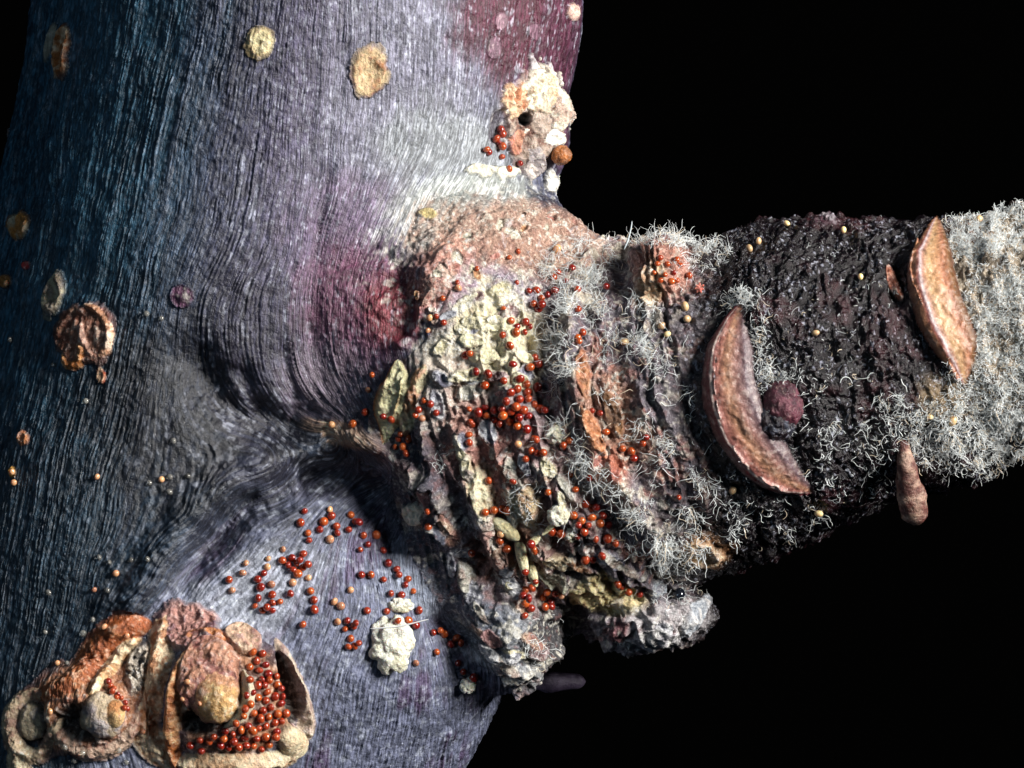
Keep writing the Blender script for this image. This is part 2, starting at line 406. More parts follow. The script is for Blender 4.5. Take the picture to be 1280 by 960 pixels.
# (points, half width, height, raggedness) -- ridges stand proud, grooves are negative
LINES = [
    # the dark fold between swelling and spur base
    ([(215, 735), (260, 672), (330, 618), (400, 597), (455, 612), (500, 668), (545, 750), (590, 815), (650, 868)], 26, -30, 0.3),
    ([(470, 590), (520, 665), (565, 745), (620, 820), (690, 850)], 20, 16, 0.5),
    ([(440, 553), (345, 572), (255, 635), (185, 725), (130, 805)], 24, 24, 0.3),
    ([(470, 612), (400, 600), (325, 630), (255, 690), (205, 755)], 18, -18, 0.3),
    ([(215, 420), (270, 490), (340, 530), (400, 545)], 36, -24, 0.2),
    ([(405, 180), (398, 300), (388, 400), (400, 480)], 16, -10, 0.3),
    # crotch
    ([(250, 440), (275, 500), (330, 535), (400, 548)], 22, -16, 0.3),
    ([(300, 440), (320, 500), (380, 535), (430, 545)], 12, -12, 0.3),
    ([(370, 530), (447, 543), (494, 568), (524, 600), (545, 640)], 13, 15, 0.4),
    ([(350, 420), (372, 500), (420, 540)], 10, -9, 0.3),
    # collar rim and the red hollow
    ([(480, 330), (505, 360), (510, 395), (495, 430)], 26, -20, 0.2),
    ([(527, 375), (522, 400), (508, 423), (490, 434)], 7, 11, 0.2),
    ([(520, 385), (550, 330), (600, 298), (650, 282), (700, 284), (748, 322)], 30, 15, 0.2),
    ([(530, 400), (575, 345), (640, 322), (700, 330)], 10, -8, 0.5),
    # folds of the spur base
    ([(560, 500), (585, 470), (640, 455)], 8, -8, 0.6),
    ([(545, 520), (560, 580), (590, 660), (640, 750), (690, 800)], 12, -20, 0.6),
    ([(528, 520), (535, 590), (560, 680), (610, 770), (650, 830)], 11, 15, 0.7),
    ([(568, 540), (590, 610), (615, 680), (660, 760)], 12, 18, 0.7),
    ([(590, 530), (612, 600), (640, 680), (690, 770)], 9, -19, 0.6),
    ([(612, 540), (640, 600), (660, 660), (705, 745)], 12, 16, 0.7),
    ([(640, 545), (668, 610), (700, 690), (740, 740)], 9, -16, 0.6),
    ([(668, 385), (664, 460), (690, 540), (735, 620), (800, 700), (850, 720)], 14, -26, 0.4),
    ([(655, 560), (690, 600), (730, 680), (790, 715)], 12, 12, 0.7),
    ([(690, 350), (690, 460), (705, 540), (745, 620), (810, 690)], 10, -12, 0.5),
    # first scale scar
    ([(712, 380), (716, 430), (718, 470), (731, 520), (760, 575), (800, 640), (850, 690), (890, 700)], 11, 17, 0.5),
    ([(752, 400), (760, 450), (775, 520), (805, 590), (850, 650)], 16, -12, 0.6),
    ([(800, 440), (820, 520), (850, 600), (900, 670)], 20, 10, 0.7),
    ([(790, 380), (785, 345), (795, 315)], 16, -14, 0.4),
    # gutters beside the crescent scars
    ([(905, 380), (868, 450), (860, 520), (885, 580), (930, 620)], 17, -22, 0.3),
    ([(960, 440), (962, 500), (985, 550), (1010, 560)], 12, -8, 0.3),
    ([(1128, 300), (1118, 360), (1140, 420), (1175, 480)], 14, -13, 0.4),
    # ragged shelf
    ([(700, 770), (730, 800), (755, 815)], 16, -16, 0.3),
    ([(735, 765), (790, 768), (850, 772)], 7, -12, 0.6),
    ([(760, 790), (820, 785), (880, 750)], 8, 9, 0.6),
]
ZC = []   # colour zones: (blob, srgb, strength, wobble, softness)
def zone(c, rgb, s=1.0, wob=0.35, soft=0.35): ZC.append((c, rgb, s, wob, soft))

SPUR0 = 60.0
def poly_mask(poly, us, vs, order_):
    c = np.zeros(len(us), bool); j = len(poly) - 1
    for i in range(len(poly)):
        xi, yi = poly[i]; xj, yj = poly[j]
        if yi != yj:
            a, b_ = np.searchsorted(vs, [min(yi, yj), max(yi, yj)])
            c[a:b_] ^= us[a:b_] < (xj - xi) * (vs[a:b_] - yi) / (yj - yi) + xi
        j = i
    out = np.zeros(len(us), bool); out[order_] = c
    return out
def region_masks(u, v, p, ts):
    """how far a point belongs to the spur (past the collar) and to the swelling"""
    # boundary of the spur base, in the photograph, from the notch above to the fold below
    pts = polyline([(770, 290), (740, 318), (690, 345), (640, 330), (575, 350), (535, 420), (500, 455), (468, 490), (462, 530), (490, 575), (490, 640), (540, 740), (590, 810), (655, 880)], 6)
    poly = np.concatenate([pts, [[1700, 1000], [1700, 100], [770, 100]]])
    order_ = np.argsort(v); vs = v[order_]; us = u[order_]
    inside = poly_mask(poly, us, vs, order_)
    low = polyline([(90, 1300), (110, 860), (180, 770), (260, 672), (330, 618), (400, 597), (455, 612), (500, 668), (545, 750), (590, 815), (655, 880)], 6)
    poly = np.concatenate([low, [[800, 1300]]])
    sw = poly_mask(poly, us, vs, order_)
    return inside, sw & ~inside

# colours ------------------------------------------------------------
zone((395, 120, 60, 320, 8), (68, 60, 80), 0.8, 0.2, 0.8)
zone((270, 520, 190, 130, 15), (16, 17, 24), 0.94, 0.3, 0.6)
zone((385, 598, 110, 20, 6), (36, 36, 48), 0.8, 0.5, 0.6)  # shade of the crotch groove put into the colour, softens the shadow edge
zone((500, 690, 22, 100, -28), (52, 50, 62), 0.7, 0.5, 0.6)  # painted shade down the fold beside the spur base
zone((250, 680, 22, 90, 45), (44, 46, 58), 0.7, 0.5, 0.7)  # painted shade along the groove's other arm
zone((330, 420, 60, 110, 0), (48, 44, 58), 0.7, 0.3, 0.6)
zone((520, 130, 120, 200, 5), (104, 102, 116), 0.85, 0.3, 0.5)
zone((560, 190, 90, 60, 0), (116, 120, 122), 0.8, 0.4, 0.5)
zone((655, 25, 85, 90, 0), (66, 24, 38), 0.97, 0.25, 0.3)
zone((705, 90, 34, 120, 0), (66, 30, 46), 0.85, 0.3, 0.3)
zone((455, 300, 75, 75, 0), (92, 74, 96), 0.8, 0.5, 0.5)
zone((450, 385, 62, 75, 0), (92, 52, 72), 0.9, 0.3, 0.5)
zone((494, 385, 38, 46, 20), (98, 34, 40), 0.9, 0.25, 0.4)
zone((415, 480, 50, 50, 0), (112, 98, 112), 0.6, 0.4, 0.5)
zone((570, 265, 85, 45, -10), (160, 165, 160), 0.8, 0.4, 0.4)
zone((640, 300, 115, 42, 8), (184, 146, 126), 0.8, 0.4, 0.35)
zone((555, 355, 36, 48, 30), (206, 150, 132), 0.7, 0.5, 0.4)
zone((605, 385, 60, 45, -15), (150, 138, 158), 0.8, 0.5, 0.4)
zone((615, 425, 60, 62, 0), (230, 220, 184), 0.95, 0.6, 0.3)
zone((565, 445, 40, 28, 0), (205, 196, 180), 0.7, 0.6, 0.4)
zone((560, 500, 60, 40, 0), (190, 176, 165), 0.7, 0.6, 0.4)
zone((440, 545, 50, 13, 12), (176, 144, 118), 0.9, 0.5, 0.4)
zone((500, 580, 34, 15, 38), (200, 140, 110), 0.8, 0.5, 0.4)
zone((640, 620, 90, 100, 45), (160, 136, 136), 0.85, 0.5, 0.5)
zone((602, 618, 17, 36, -12), (222, 212, 176), 0.9, 0.4, 0.3)
zone((658, 630, 16, 34, -15), (202, 180, 144), 0.8, 0.4, 0.3)
zone((560, 700, 60, 80, -35), (130, 140, 156), 0.8, 0.5, 0.4)
zone((640, 800, 80, 50, 30), (150, 152, 152), 0.9, 0.5, 0.4)
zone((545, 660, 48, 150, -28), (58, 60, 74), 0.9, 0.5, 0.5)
zone((610, 770, 40, 70, -35), (92, 98, 112), 0.7, 0.6, 0.5)
zone((690, 660, 30, 80, -35), (70, 44, 46), 0.7, 0.6, 0.5)
zone((600, 560, 44, 64, -20), (156, 92, 70), 0.6, 0.6, 0.5)
zone((640, 690, 50, 60, -30), (170, 116, 92), 0.6, 0.6, 0.5)
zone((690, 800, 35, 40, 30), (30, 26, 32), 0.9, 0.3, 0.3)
zone((758, 745, 42, 20, 12), (224, 206, 150), 0.95, 0.4, 0.3)
zone((810, 790, 75, 26, -18), (176, 170, 172), 0.9, 0.4, 0.3)
zone((775, 790, 14, 14, 0), (110, 36, 48), 0.8, 0.4, 0.4)
zone((765, 530, 34, 70, -28), (150, 108, 86), 0.85, 0.5, 0.4)
zone((760, 590, 24, 30, -28), (178, 90, 62), 0.6, 0.5, 0.4)
zone((880, 690, 32, 18, 0), (186, 140, 104), 0.9, 0.4, 0.3)
zone((825, 335, 36, 36, 0), (176, 124, 108), 0.95, 0.4, 0.35)
zone((810, 360, 18, 30, 10), (214, 180, 140), 0.6, 0.5, 0.4)
zone((1245, 380, 62, 120, 0), (150, 136, 118), 0.9, 0.3, 0.4)
zone((1210, 290, 26, 12, 0), (100, 60, 40), 0.6, 0.5, 0.4)
zone((1180, 495, 34, 26, 0), (150, 128, 100), 0.6, 0.5, 0.5)


# ------------------------------------------------------------------ scars, lenticels and flakes, raised from the bark
FEATS = []
def feat(**k): FEATS.append(k); return len(FEATS) - 1
def strap(name, pts, wid, lift, rgb, rgb2=None, mat='tissue', parent='twig', prof='round', noise=0.3, cols=None, mode='max', label=None):
    return feat(kind='strap', name=name, pts=pts, wid=np.atleast_1d(wid).astype(float), lift=np.atleast_1d(lift).astype(float), c1=rgb, c2=rgb2, mat=mat, parent=parent, prof=prof, noise=noise, cols=cols, mode=mode, label=label)
def disc(name, c, prof, lift, rgb, rgb2=None, mat='cork', parent='twig', noise=0.3, edge=0.25, mode='max', label=None, rim=None):
    return feat(kind='disc', name=name, c=c, prof=prof, lift=lift, c1=rgb, c2=rgb2, mat=mat, parent=parent, noise=noise, edge=edge, cols=None, mode=mode, label=label, rim=rim)
def PROF(kind, r, s=None):
    r = np.abs(r)
    if kind == 'round': return (0.5 + 0.5 * np.cos(math.pi * np.clip(r, 0, 1))) ** 0.75
    if kind == 'dome': return np.sqrt(np.clip(1 - r * r, 0, 1))
    if kind == 'plate': return (1 - sstep(0.8, 1.0, r)) * (1 - 0.2 * r * r)
    if kind == 'wart': return (1 - sstep(0.6, 1.0, r)) * (0.7 + 0.3 * sstep(0, 0.6, r))
    if kind == 'cup': return (1 - sstep(0.72, 1.0, r)) * (0.3 + 0.7 * sstep(0.2, 0.68, r))
    if kind == 'bowl': return (1 - sstep(0.9, 1.0, r)) * (0.15 + 0.85 * sstep(0.55, 0.9, r))
    if kind == 'soft': return (1 - r * r).clip(0) ** 1.5
    if kind == 'scar': return np.interp(s, [-1, -0.9, -0.7, -0.3, 0.1, 0.5, 0.62, 0.8, 0.92, 1], [0.0, 0.4, 0.72, 0.9, 0.97, 1.0, 0.93, 0.68, 0.36, 0.0])

# large open bud scar, lower left
scar = disc('bud_scar', (292, 874, 92, 80, 0), 'plate', 4, (86, 52, 40), (150, 106, 78), 'tissue', noise=0.6, edge=0.1, label='large open bud scar with curled tan rims')
sp = lambda name, *a, **k: strap(name, *a, parent=scar, **k)
sd_ = lambda name, *a, **k: disc(name, *a, parent=scar, **k)
sd_('plate', (240, 786, 46, 34, 25), 'plate', 15, (176, 128, 118), (116, 74, 84), 'tissue', noise=0.8)
sp('rim', [(226, 803), (258, 795), (290, 806)], 9, 21, (186, 118, 72), (140, 84, 78), noise=0.6)
sd_('plate', (304, 800, 27, 19, 20), 'plate', 17, (206, 172, 146), (158, 108, 98), 'tissue', noise=0.6)
sd_('plate', (262, 845, 38, 50, 14), 'plate', 20, (190, 136, 110), (146, 94, 86), 'tissue', noise=0.6)
sd_('hollow', (247, 903, 26, 17, 0), 'soft', -26, (40, 26, 22), (70, 48, 38), 'tissue', noise=0.3, mode='set')  # near-black brown paints in the shade of the hole
sp('rim', [(212, 752), (204, 790), (199, 830), (190, 872), (180, 905), (198, 940), (214, 962)], [7, 12, 14, 13, 17, 15, 10], [16, 24, 26, 22, 20, 22, 18], (190, 132, 92), (226, 200, 166), noise=0.5)
sp('rim', [(243, 812), (226, 845), (218, 890), (217, 925), (220, 966)], [5, 7, 8, 8, 6], [22, 27, 28, 24, 20], (166, 96, 50), (206, 152, 104), noise=0.4)
sp('rim', [(344, 798), (360, 835), (374, 866), (381, 902), (374, 930)], [5, 8, 8, 9, 11], [8, 24, 30, 26, 20], (190, 170, 150), (130, 100, 94), noise=0.5)
sp('hollow', [(345, 815), (356, 845), (364, 880), (363, 905)], [4, 6, 7, 5], -16, (60, 40, 34), (40, 28, 26), mode='set')
sp('rim', [(218, 954), (262, 950), (310, 951), (350, 946), (374, 930)], [9, 9, 9, 10, 10], 25, (226, 210, 178), (186, 150, 116), mat='cork', noise=0.5)
sd_('knob', (364, 925, 20, 19, 0), 'dome', 28, (228, 212, 178), (206, 176, 138), 'cork', noise=0.2)
sd_('knob', (274, 874, 29, 31, 0), 'dome', 38, (200, 156, 100), (178, 128, 96), 'tissue', noise=0.2)
sp('rim', [(303, 838), (309, 866), (302, 890), (280, 909)], [4, 8, 9, 4], 30, (230, 220, 196), (196, 180, 150), mat='cork', noise=0.4)
arch = disc('bud_scar', (112, 880, 88, 62, -18), 'plate', 7, (160, 108, 76), (104, 64, 48), 'tissue', noise=1.0, edge=0.2, label='brown arched bud scar holding two round pale knobs')
strap('rim', [(192, 780), (152, 788), (120, 819), (99, 850), (66, 866), (34, 874)], [11, 15, 16, 14, 11, 9], [20, 27, 27, 22, 18, 14], (156, 84, 46), (190, 124, 80), parent=arch, noise=0.5)
ap = lambda name, *a, **k: strap(name, *a, parent=arch, **k)
ad = lambda name, *a, **k: disc(name, *a, parent=arch, **k)
ap('rim', [(178, 797), (156, 812), (138, 838), (122, 858), (110, 874)], [6, 9, 9, 7, 5], 22, (200, 152, 104), (230, 206, 170), noise=0.6)
ad('plate', (172, 838, 17, 40, 14), 'plate', 12, (96, 92, 92), (190, 176, 158), 'flake', noise=1.6)
ad('hollow', (104, 905, 40, 26, 10), 'soft', -24, (36, 24, 22), (60, 42, 36), 'tissue', noise=0.3, mode='set')  # dark brown paints in the shade below the round knob
ad('knob', (129, 895, 28, 27, 0), 'dome', 32, (200, 180, 152), (140, 130, 134), 'cork', noise=0.35)
ad('knob', (142, 893, 12, 16, 0), 'dome', 40, (222, 184, 130), (186, 130, 84), 'cork', noise=0.3)
ap('rim', [(68, 908), (84, 928), (112, 940), (145, 932), (164, 910), (172, 884)], [6, 8, 9, 9, 8, 6], 17, (180, 152, 132), (130, 76, 56), noise=0.6)
ad('hollow', (42, 904, 23, 30, 0), 'soft', -14, (50, 36, 34), (80, 60, 54), 'tissue', mode='set')
ad('knob', (41, 902, 16, 23, 0), 'dome', 16, (186, 170, 144), (110, 104, 108), 'cork', noise=0.5)
ap('rim', [(66, 872), (42, 868), (20, 884), (14, 908), (24, 938), (50, 944), (66, 920), (74, 898)], [6, 7, 8, 9, 9, 8, 6, 5], 18, (206, 182, 150), (140, 108, 92), noise=0.5)
ap('rim', [(22, 930), (24, 955), (34, 985)], 10, 15, (210, 188, 154), (150, 120, 100), noise=0.6)
# upper bud scar
ups = disc('bud_scar', (664, 152, 42, 64, 5), 'plate', 7, (180, 160, 146), (120, 88, 78), 'cork', noise=1.6, label='cream and orange bud scar at the stem edge above the spur')
ud = lambda c, pf, lf, *a, **k: disc('flake', c, 'plate', lf * 0.6, *a, parent=ups, noise=1.6, edge=0.7, **k)
ud((674, 118, 22, 34, 0), 'dome', 22, (236, 230, 212), (214, 184, 146)); ud((645, 124, 15, 22, 0), 'dome', 18, (206, 140, 104), (230, 200, 166)); ud((695, 140, 14, 26, 0), 'dome', 20, (226, 220, 204), (180, 150, 134))
ud((690, 172, 11, 10, 0), 'dome', 16, (226, 218, 204)); ud((640, 180, 12, 18, 0), 'dome', 14, (206, 150, 124), (170, 90, 78)); ud((668, 200, 16, 22, 0), 'plate', 12, (170, 160, 160), (214, 204, 196))
ud((600, 213, 24, 7, 3), 'dome', 11, (230, 226, 206)); ud((632, 216, 15, 7, 6), 'dome', 11, (232, 228, 208)); ud((686, 226, 8, 15, 0), 'dome', 14, (230, 226, 216)); ud((668, 90, 5, 20, -8), 'dome', 8, (212, 204, 206)); ud((685, 94, 5, 16, 6), 'dome', 8, (212, 204, 206))
disc('hollow', (655, 149, 9, 9, 0), 'soft', -16, (26, 26, 34), None, 'tissue', ups, mode='set')
disc('hollow', (622, 160, 13, 26, 8), 'soft', -9, (66, 62, 70), (90, 88, 96), 'stem', ups, mode='set')
# crescent leaf scars (the second coordinate runs from the spur's tip side, -1, to its base side, 1)
ls1 = strap('leaf_scar', [(928, 380), (917, 415), (911, 460), (915, 500), (931, 540), (957, 574), (985, 597), (1016, 614)], [19, 26, 32, 36, 35, 32, 28, 16], [12, 19, 22, 24, 24, 22, 19, 12], (180, 130, 104), mat='lip', prof='scar', noise=0.22,
   cols=[(-1, (70, 54, 58)), (-.85, (104, 84, 86)), (-.7, (96, 76, 82)), (-.35, (136, 98, 90)), (0, (168, 124, 98)), (.3, (150, 98, 86)), (.52, (134, 82, 78)), (.58, (226, 206, 196)), (.66, (120, 50, 54)), (1, (66, 20, 28))], label='crescent leaf scar with tan face and maroon rim beside the bud')
strap('ridge', [(905, 420), (897, 460), (898, 500), (912, 545), (945, 585), (985, 607)], [1.5, 2.5, 2.5, 3, 3.5, 3], [17, 22, 25, 25, 24, 18], (214, 196, 186), (150, 96, 90), parent=ls1, noise=0.8)
ls2 = strap('leaf_scar', [(1171, 273), (1167, 310), (1164, 345), (1176, 390), (1196, 435), (1207, 480)], [18, 27, 32, 32, 28, 18], [12, 19, 22, 22, 20, 12], (200, 150, 110), mat='lip', prof='scar', noise=0.22,
   cols=[(-1, (80, 48, 34)), (-.8, (104, 70, 40)), (-.5, (170, 116, 90)), (-.2, (176, 132, 98)), (.15, (192, 154, 114)), (.36, (176, 130, 114)), (.46, (206, 190, 190)), (.55, (140, 80, 76)), (.72, (186, 130, 96)), (1, (110, 60, 46))], label='crescent leaf scar with ochre face at the hairy end of the spur')
strap('ridge', [(1148, 300), (1139, 345), (1158, 395), (1182, 445), (1197, 478)], [2, 3, 3, 3, 3], [14, 18, 18, 17, 13], (190, 132, 96), (140, 84, 66), parent=ls2, noise=0.7)
strap('bark_ridge', [(1110, 328), (1116, 352), (1128, 374)], [3, 5, 3], 10, (150, 86, 62), (90, 50, 44), parent='spur', noise=0.5)
strap('callus_pad', [(497, 450), (497, 480), (488, 515), (482, 552)], [14, 22, 22, 10], [15, 18, 17, 10], (226, 220, 178), (206, 170, 120), 'cork', 'base', 'scar', 0.6, cols=[(-1, (206, 196, 150)), (-.2, (230, 226, 188)), (.5, (222, 212, 166)), (.85, (180, 116, 70)), (1, (140, 84, 56))])
strap('ridge', [(507, 470), (502, 500), (493, 525)], [1.5, 3, 1.5], 22, (214, 200, 150), (150, 120, 90), 'cork', 'base', noise=0.6)
strap('callus_pad', [(532, 455), (514, 500), (506, 545)], [6, 9, 6], 14, (214, 204, 170), (180, 126, 92), 'cork', 'base', noise=0.7)
# lenticels
for c, pf, lf, c1, c2, mt in [((79, 64, 11, 38, 5), 'cup', 11, (180, 112, 62), (230, 196, 160), 'cork'), ((64, 52, 6, 28, 14), 'wart', 8, (170, 166, 150), None, 'cork'),
        ((325, 53, 19, 20, 0), 'wart', 10, (230, 216, 172), (196, 172, 126), 'cork'), ((461, 90, 25, 35, 4), 'cup', 9, (206, 182, 144), (176, 118, 76), 'cork'),
        ((24, 282, 15, 17, 0), 'wart', 11, (206, 190, 160), (190, 130, 70), 'cork'), ((68, 368, 14, 32, 16), 'cup', 11, (210, 200, 170), (130, 110, 92), 'cork'),
        ((30, 548, 9, 10, 0), 'wart', 8, (186, 120, 76), (150, 84, 50), 'tissue'), ((16, 590, 5, 7, 0), 'wart', 7, (190, 140, 66), None, 'cork'),
        ((536, 268, 12, 7, 15), 'wart', 5, (204, 184, 130), None, 'cork'), ((228, 370, 16, 14, 0), 'soft', 5, (92, 56, 80), (56, 34, 50), 'stem'),
        ((7, 352, 9, 9, 0), 'wart', 8, (176, 120, 66), None, 'cork'), ((3, 160, 9, 14, 0), 'cup', 9, (170, 130, 110), (120, 120, 140), 'cork'),
        ((716, 14, 7, 11, 0), 'wart', 8, (226, 190, 176), None, 'cork'), ((626, 26, 8, 11, 0), 'soft', 3, (130, 100, 112), None, 'stem'),
        ((616, 60, 9, 14, 0), 'soft', 3, (112, 84, 98), None, 'stem'), ((668, 38, 8, 11, 0), 'soft', 3, (100, 70, 84), None, 'stem'),
        ((127, 470, 6, 10, -15), 'wart', 6, (190, 80, 44), (206, 170, 140), 'cork'), ((33, 332, 5, 5, 0), 'wart', 6, (176, 60, 60), None, 'tissue')]:
    disc('lenticel', c, pf, lf, c1, c2, mt, 'stem', 0.9, 0.32)
big = disc('lenticel', (107, 418, 37, 42, 20), 'plate', 9, (160, 112, 90), (120, 72, 56), 'tissue', 'stem', 0.9, label='large tan lenticel with swirled rims on the dark stem')
for pts, c1, c2 in [([(106, 380), (126, 390), (138, 414), (134, 438), (122, 446)], (186, 132, 100), (210, 180, 154)), ([(106, 398), (107, 420), (114, 440), (122, 446)], (200, 156, 136), (140, 96, 80)), ([(80, 442), (86, 456), (100, 454), (106, 438), (98, 430)], (190, 116, 60), (206, 156, 110)), ([(74, 428), (82, 404), (98, 384)], (160, 116, 90), (110, 66, 50)), ([(118, 404), (126, 416), (120, 430)], (206, 170, 150), None)]:
    strap('rim', pts, [3, 5, 5, 4], 16, c1, c2, parent='stem', noise=0.6)
# flakes of bark on the wrinkled spur base
frng = np.random.default_rng(11)
PAL = [((208, 204, 190), (160, 140, 130)), ((150, 150, 160), (210, 210, 212)), ((176, 146, 126), (140, 96, 86)), ((112, 110, 126), (190, 192, 200)), ((160, 118, 116), (206, 190, 178)), ((214, 204, 166), (228, 222, 200)), ((90, 62, 62), (150, 130, 130))]
def flake(u, v, a, b_, rot, c1, c2=None, lift=9, mat='flake', par='base'):
    return disc('bark_flake', (u, v, a, b_, rot), ['plate', 'dome', 'plate'][frng.integers(3)], lift, c1, c2, mat, par, 0.9, 0.55)
ridges = [[(568, 545), (592, 615), (616, 684), (662, 764)], [(612, 545), (640, 604), (662, 664), (708, 748)], [(668, 570), (700, 612), (736, 684), (790, 718)],
          [(560, 390), (600, 370), (650, 365)], [(560, 430), (600, 400), (650, 400)], [(750, 790), (800, 800), (860, 780)], [(600, 790), (650, 820), (690, 830)], [(540, 620), (570, 700), (620, 770)], [(560, 470), (600, 480), (640, 490)]]
for rg in ridges:
    q = polyline(rg, 15)
    for i in range(len(q) - 1):
        tdir = q[i + 1] - q[i]; ang = math.degrees(math.atan2(tdir[1], tdir[0])); k = PAL[frng.integers(len(PAL))]
        flake(q[i][0] + frng.normal() * 7, q[i][1] + frng.normal() * 7, 8 + frng.random() * 14, 4 + frng.random() * 6, ang + frng.normal() * 22, *k, lift=3 + frng.random() * 7)
flake(519, 644, 19, 15, 20, (236, 232, 214), (210, 196, 170), 14, 'cork'); flake(600, 612, 13, 34, -14, (228, 220, 188), (200, 180, 146), 11, 'cork')
flake(659, 628, 12, 28, -16, (206, 182, 144), (170, 130, 100), 11); flake(740, 742, 32, 16, 12, (228, 210, 156), (206, 170, 120), 12, 'cork')
flake(775, 752, 20, 10, 5, (220, 200, 152), (206, 186, 160), 10, 'cork'); flake(822, 738, 12, 13, 0, (186, 196, 206), (150, 150, 160), 7)
flake(868, 770, 9, 32, 35, (176, 182, 192), (210, 206, 206), 7); flake(815, 798, 36, 12, -10, (170, 166, 172), (206, 204, 200), 7)
flake(880, 690, 28, 16, 15, (190, 150, 112), (206, 176, 150), 11); flake(730, 470, 9, 30, -8, (180, 126, 88), (140, 84, 60), 10, 'tissue')
flake(742, 540, 10, 32, -25, (170, 106, 66), (206, 156, 120), 10, 'tissue'); flake(768, 520, 9, 34, -22, (140, 96, 56), (90, 60, 40), 7, 'tissue')
flake(700, 700, 28, 9, 15, (186, 164, 132), (206, 190, 156), 9); flake(720, 705, 20, 6, 25, (180, 126, 90), None, 12); flake(690, 722, 24, 11, 18, (170, 168, 146), (110, 112, 104), 8)
for (u, v, a, b_, r_) in [(650, 690, 18, 9, 55), (640, 735, 12, 20, -30), (560, 655, 14, 8, 50), (610, 650, 16, 7, 15), (548, 505, 10, 22, -14), (575, 470, 22, 8, -10), (620, 470, 16, 9, 0), (640, 500, 16, 12, 20), (655, 465, 9, 16, 0), (575, 560, 6, 26, -14), (660, 800, 20, 8, 30), (632, 832, 24, 8, 32), (610, 815, 20, 7, 40)]:
    flake(u, v, a, b_, r_, *PAL[frng.integers(len(PAL))], lift=6 + frng.random() * 5)
for (u, v, a, b_) in [(606, 445, 16, 10), (640, 425, 14, 18), (590, 425, 16, 9), (655, 445, 12, 10), (625, 405, 16, 8), (610, 470, 18, 8), (650, 475, 10, 12)]:
    flake(u, v, a, b_, frng.random() * 40 - 20, (232, 226, 190), (206, 196, 176), 7, 'cork')
qc = polyline([(535, 420), (545, 360), (590, 315), (650, 290), (710, 290), (745, 322)], 5)
for i in range(26):
    c = qc[int(frng.random() * (len(qc) - 1))] + frng.normal(size=2) * 13
    k = [((206, 176, 160), (226, 206, 190)), ((176, 116, 104), (196, 156, 140)), ((206, 198, 178), None), ((180, 130, 92), None)][frng.integers(4)]
    flake(c[0], c[1], 4 + frng.random() * 6, 3 + frng.random() * 3, frng.random() * 180, *k, lift=2 + frng.random() * 3, par='stem')

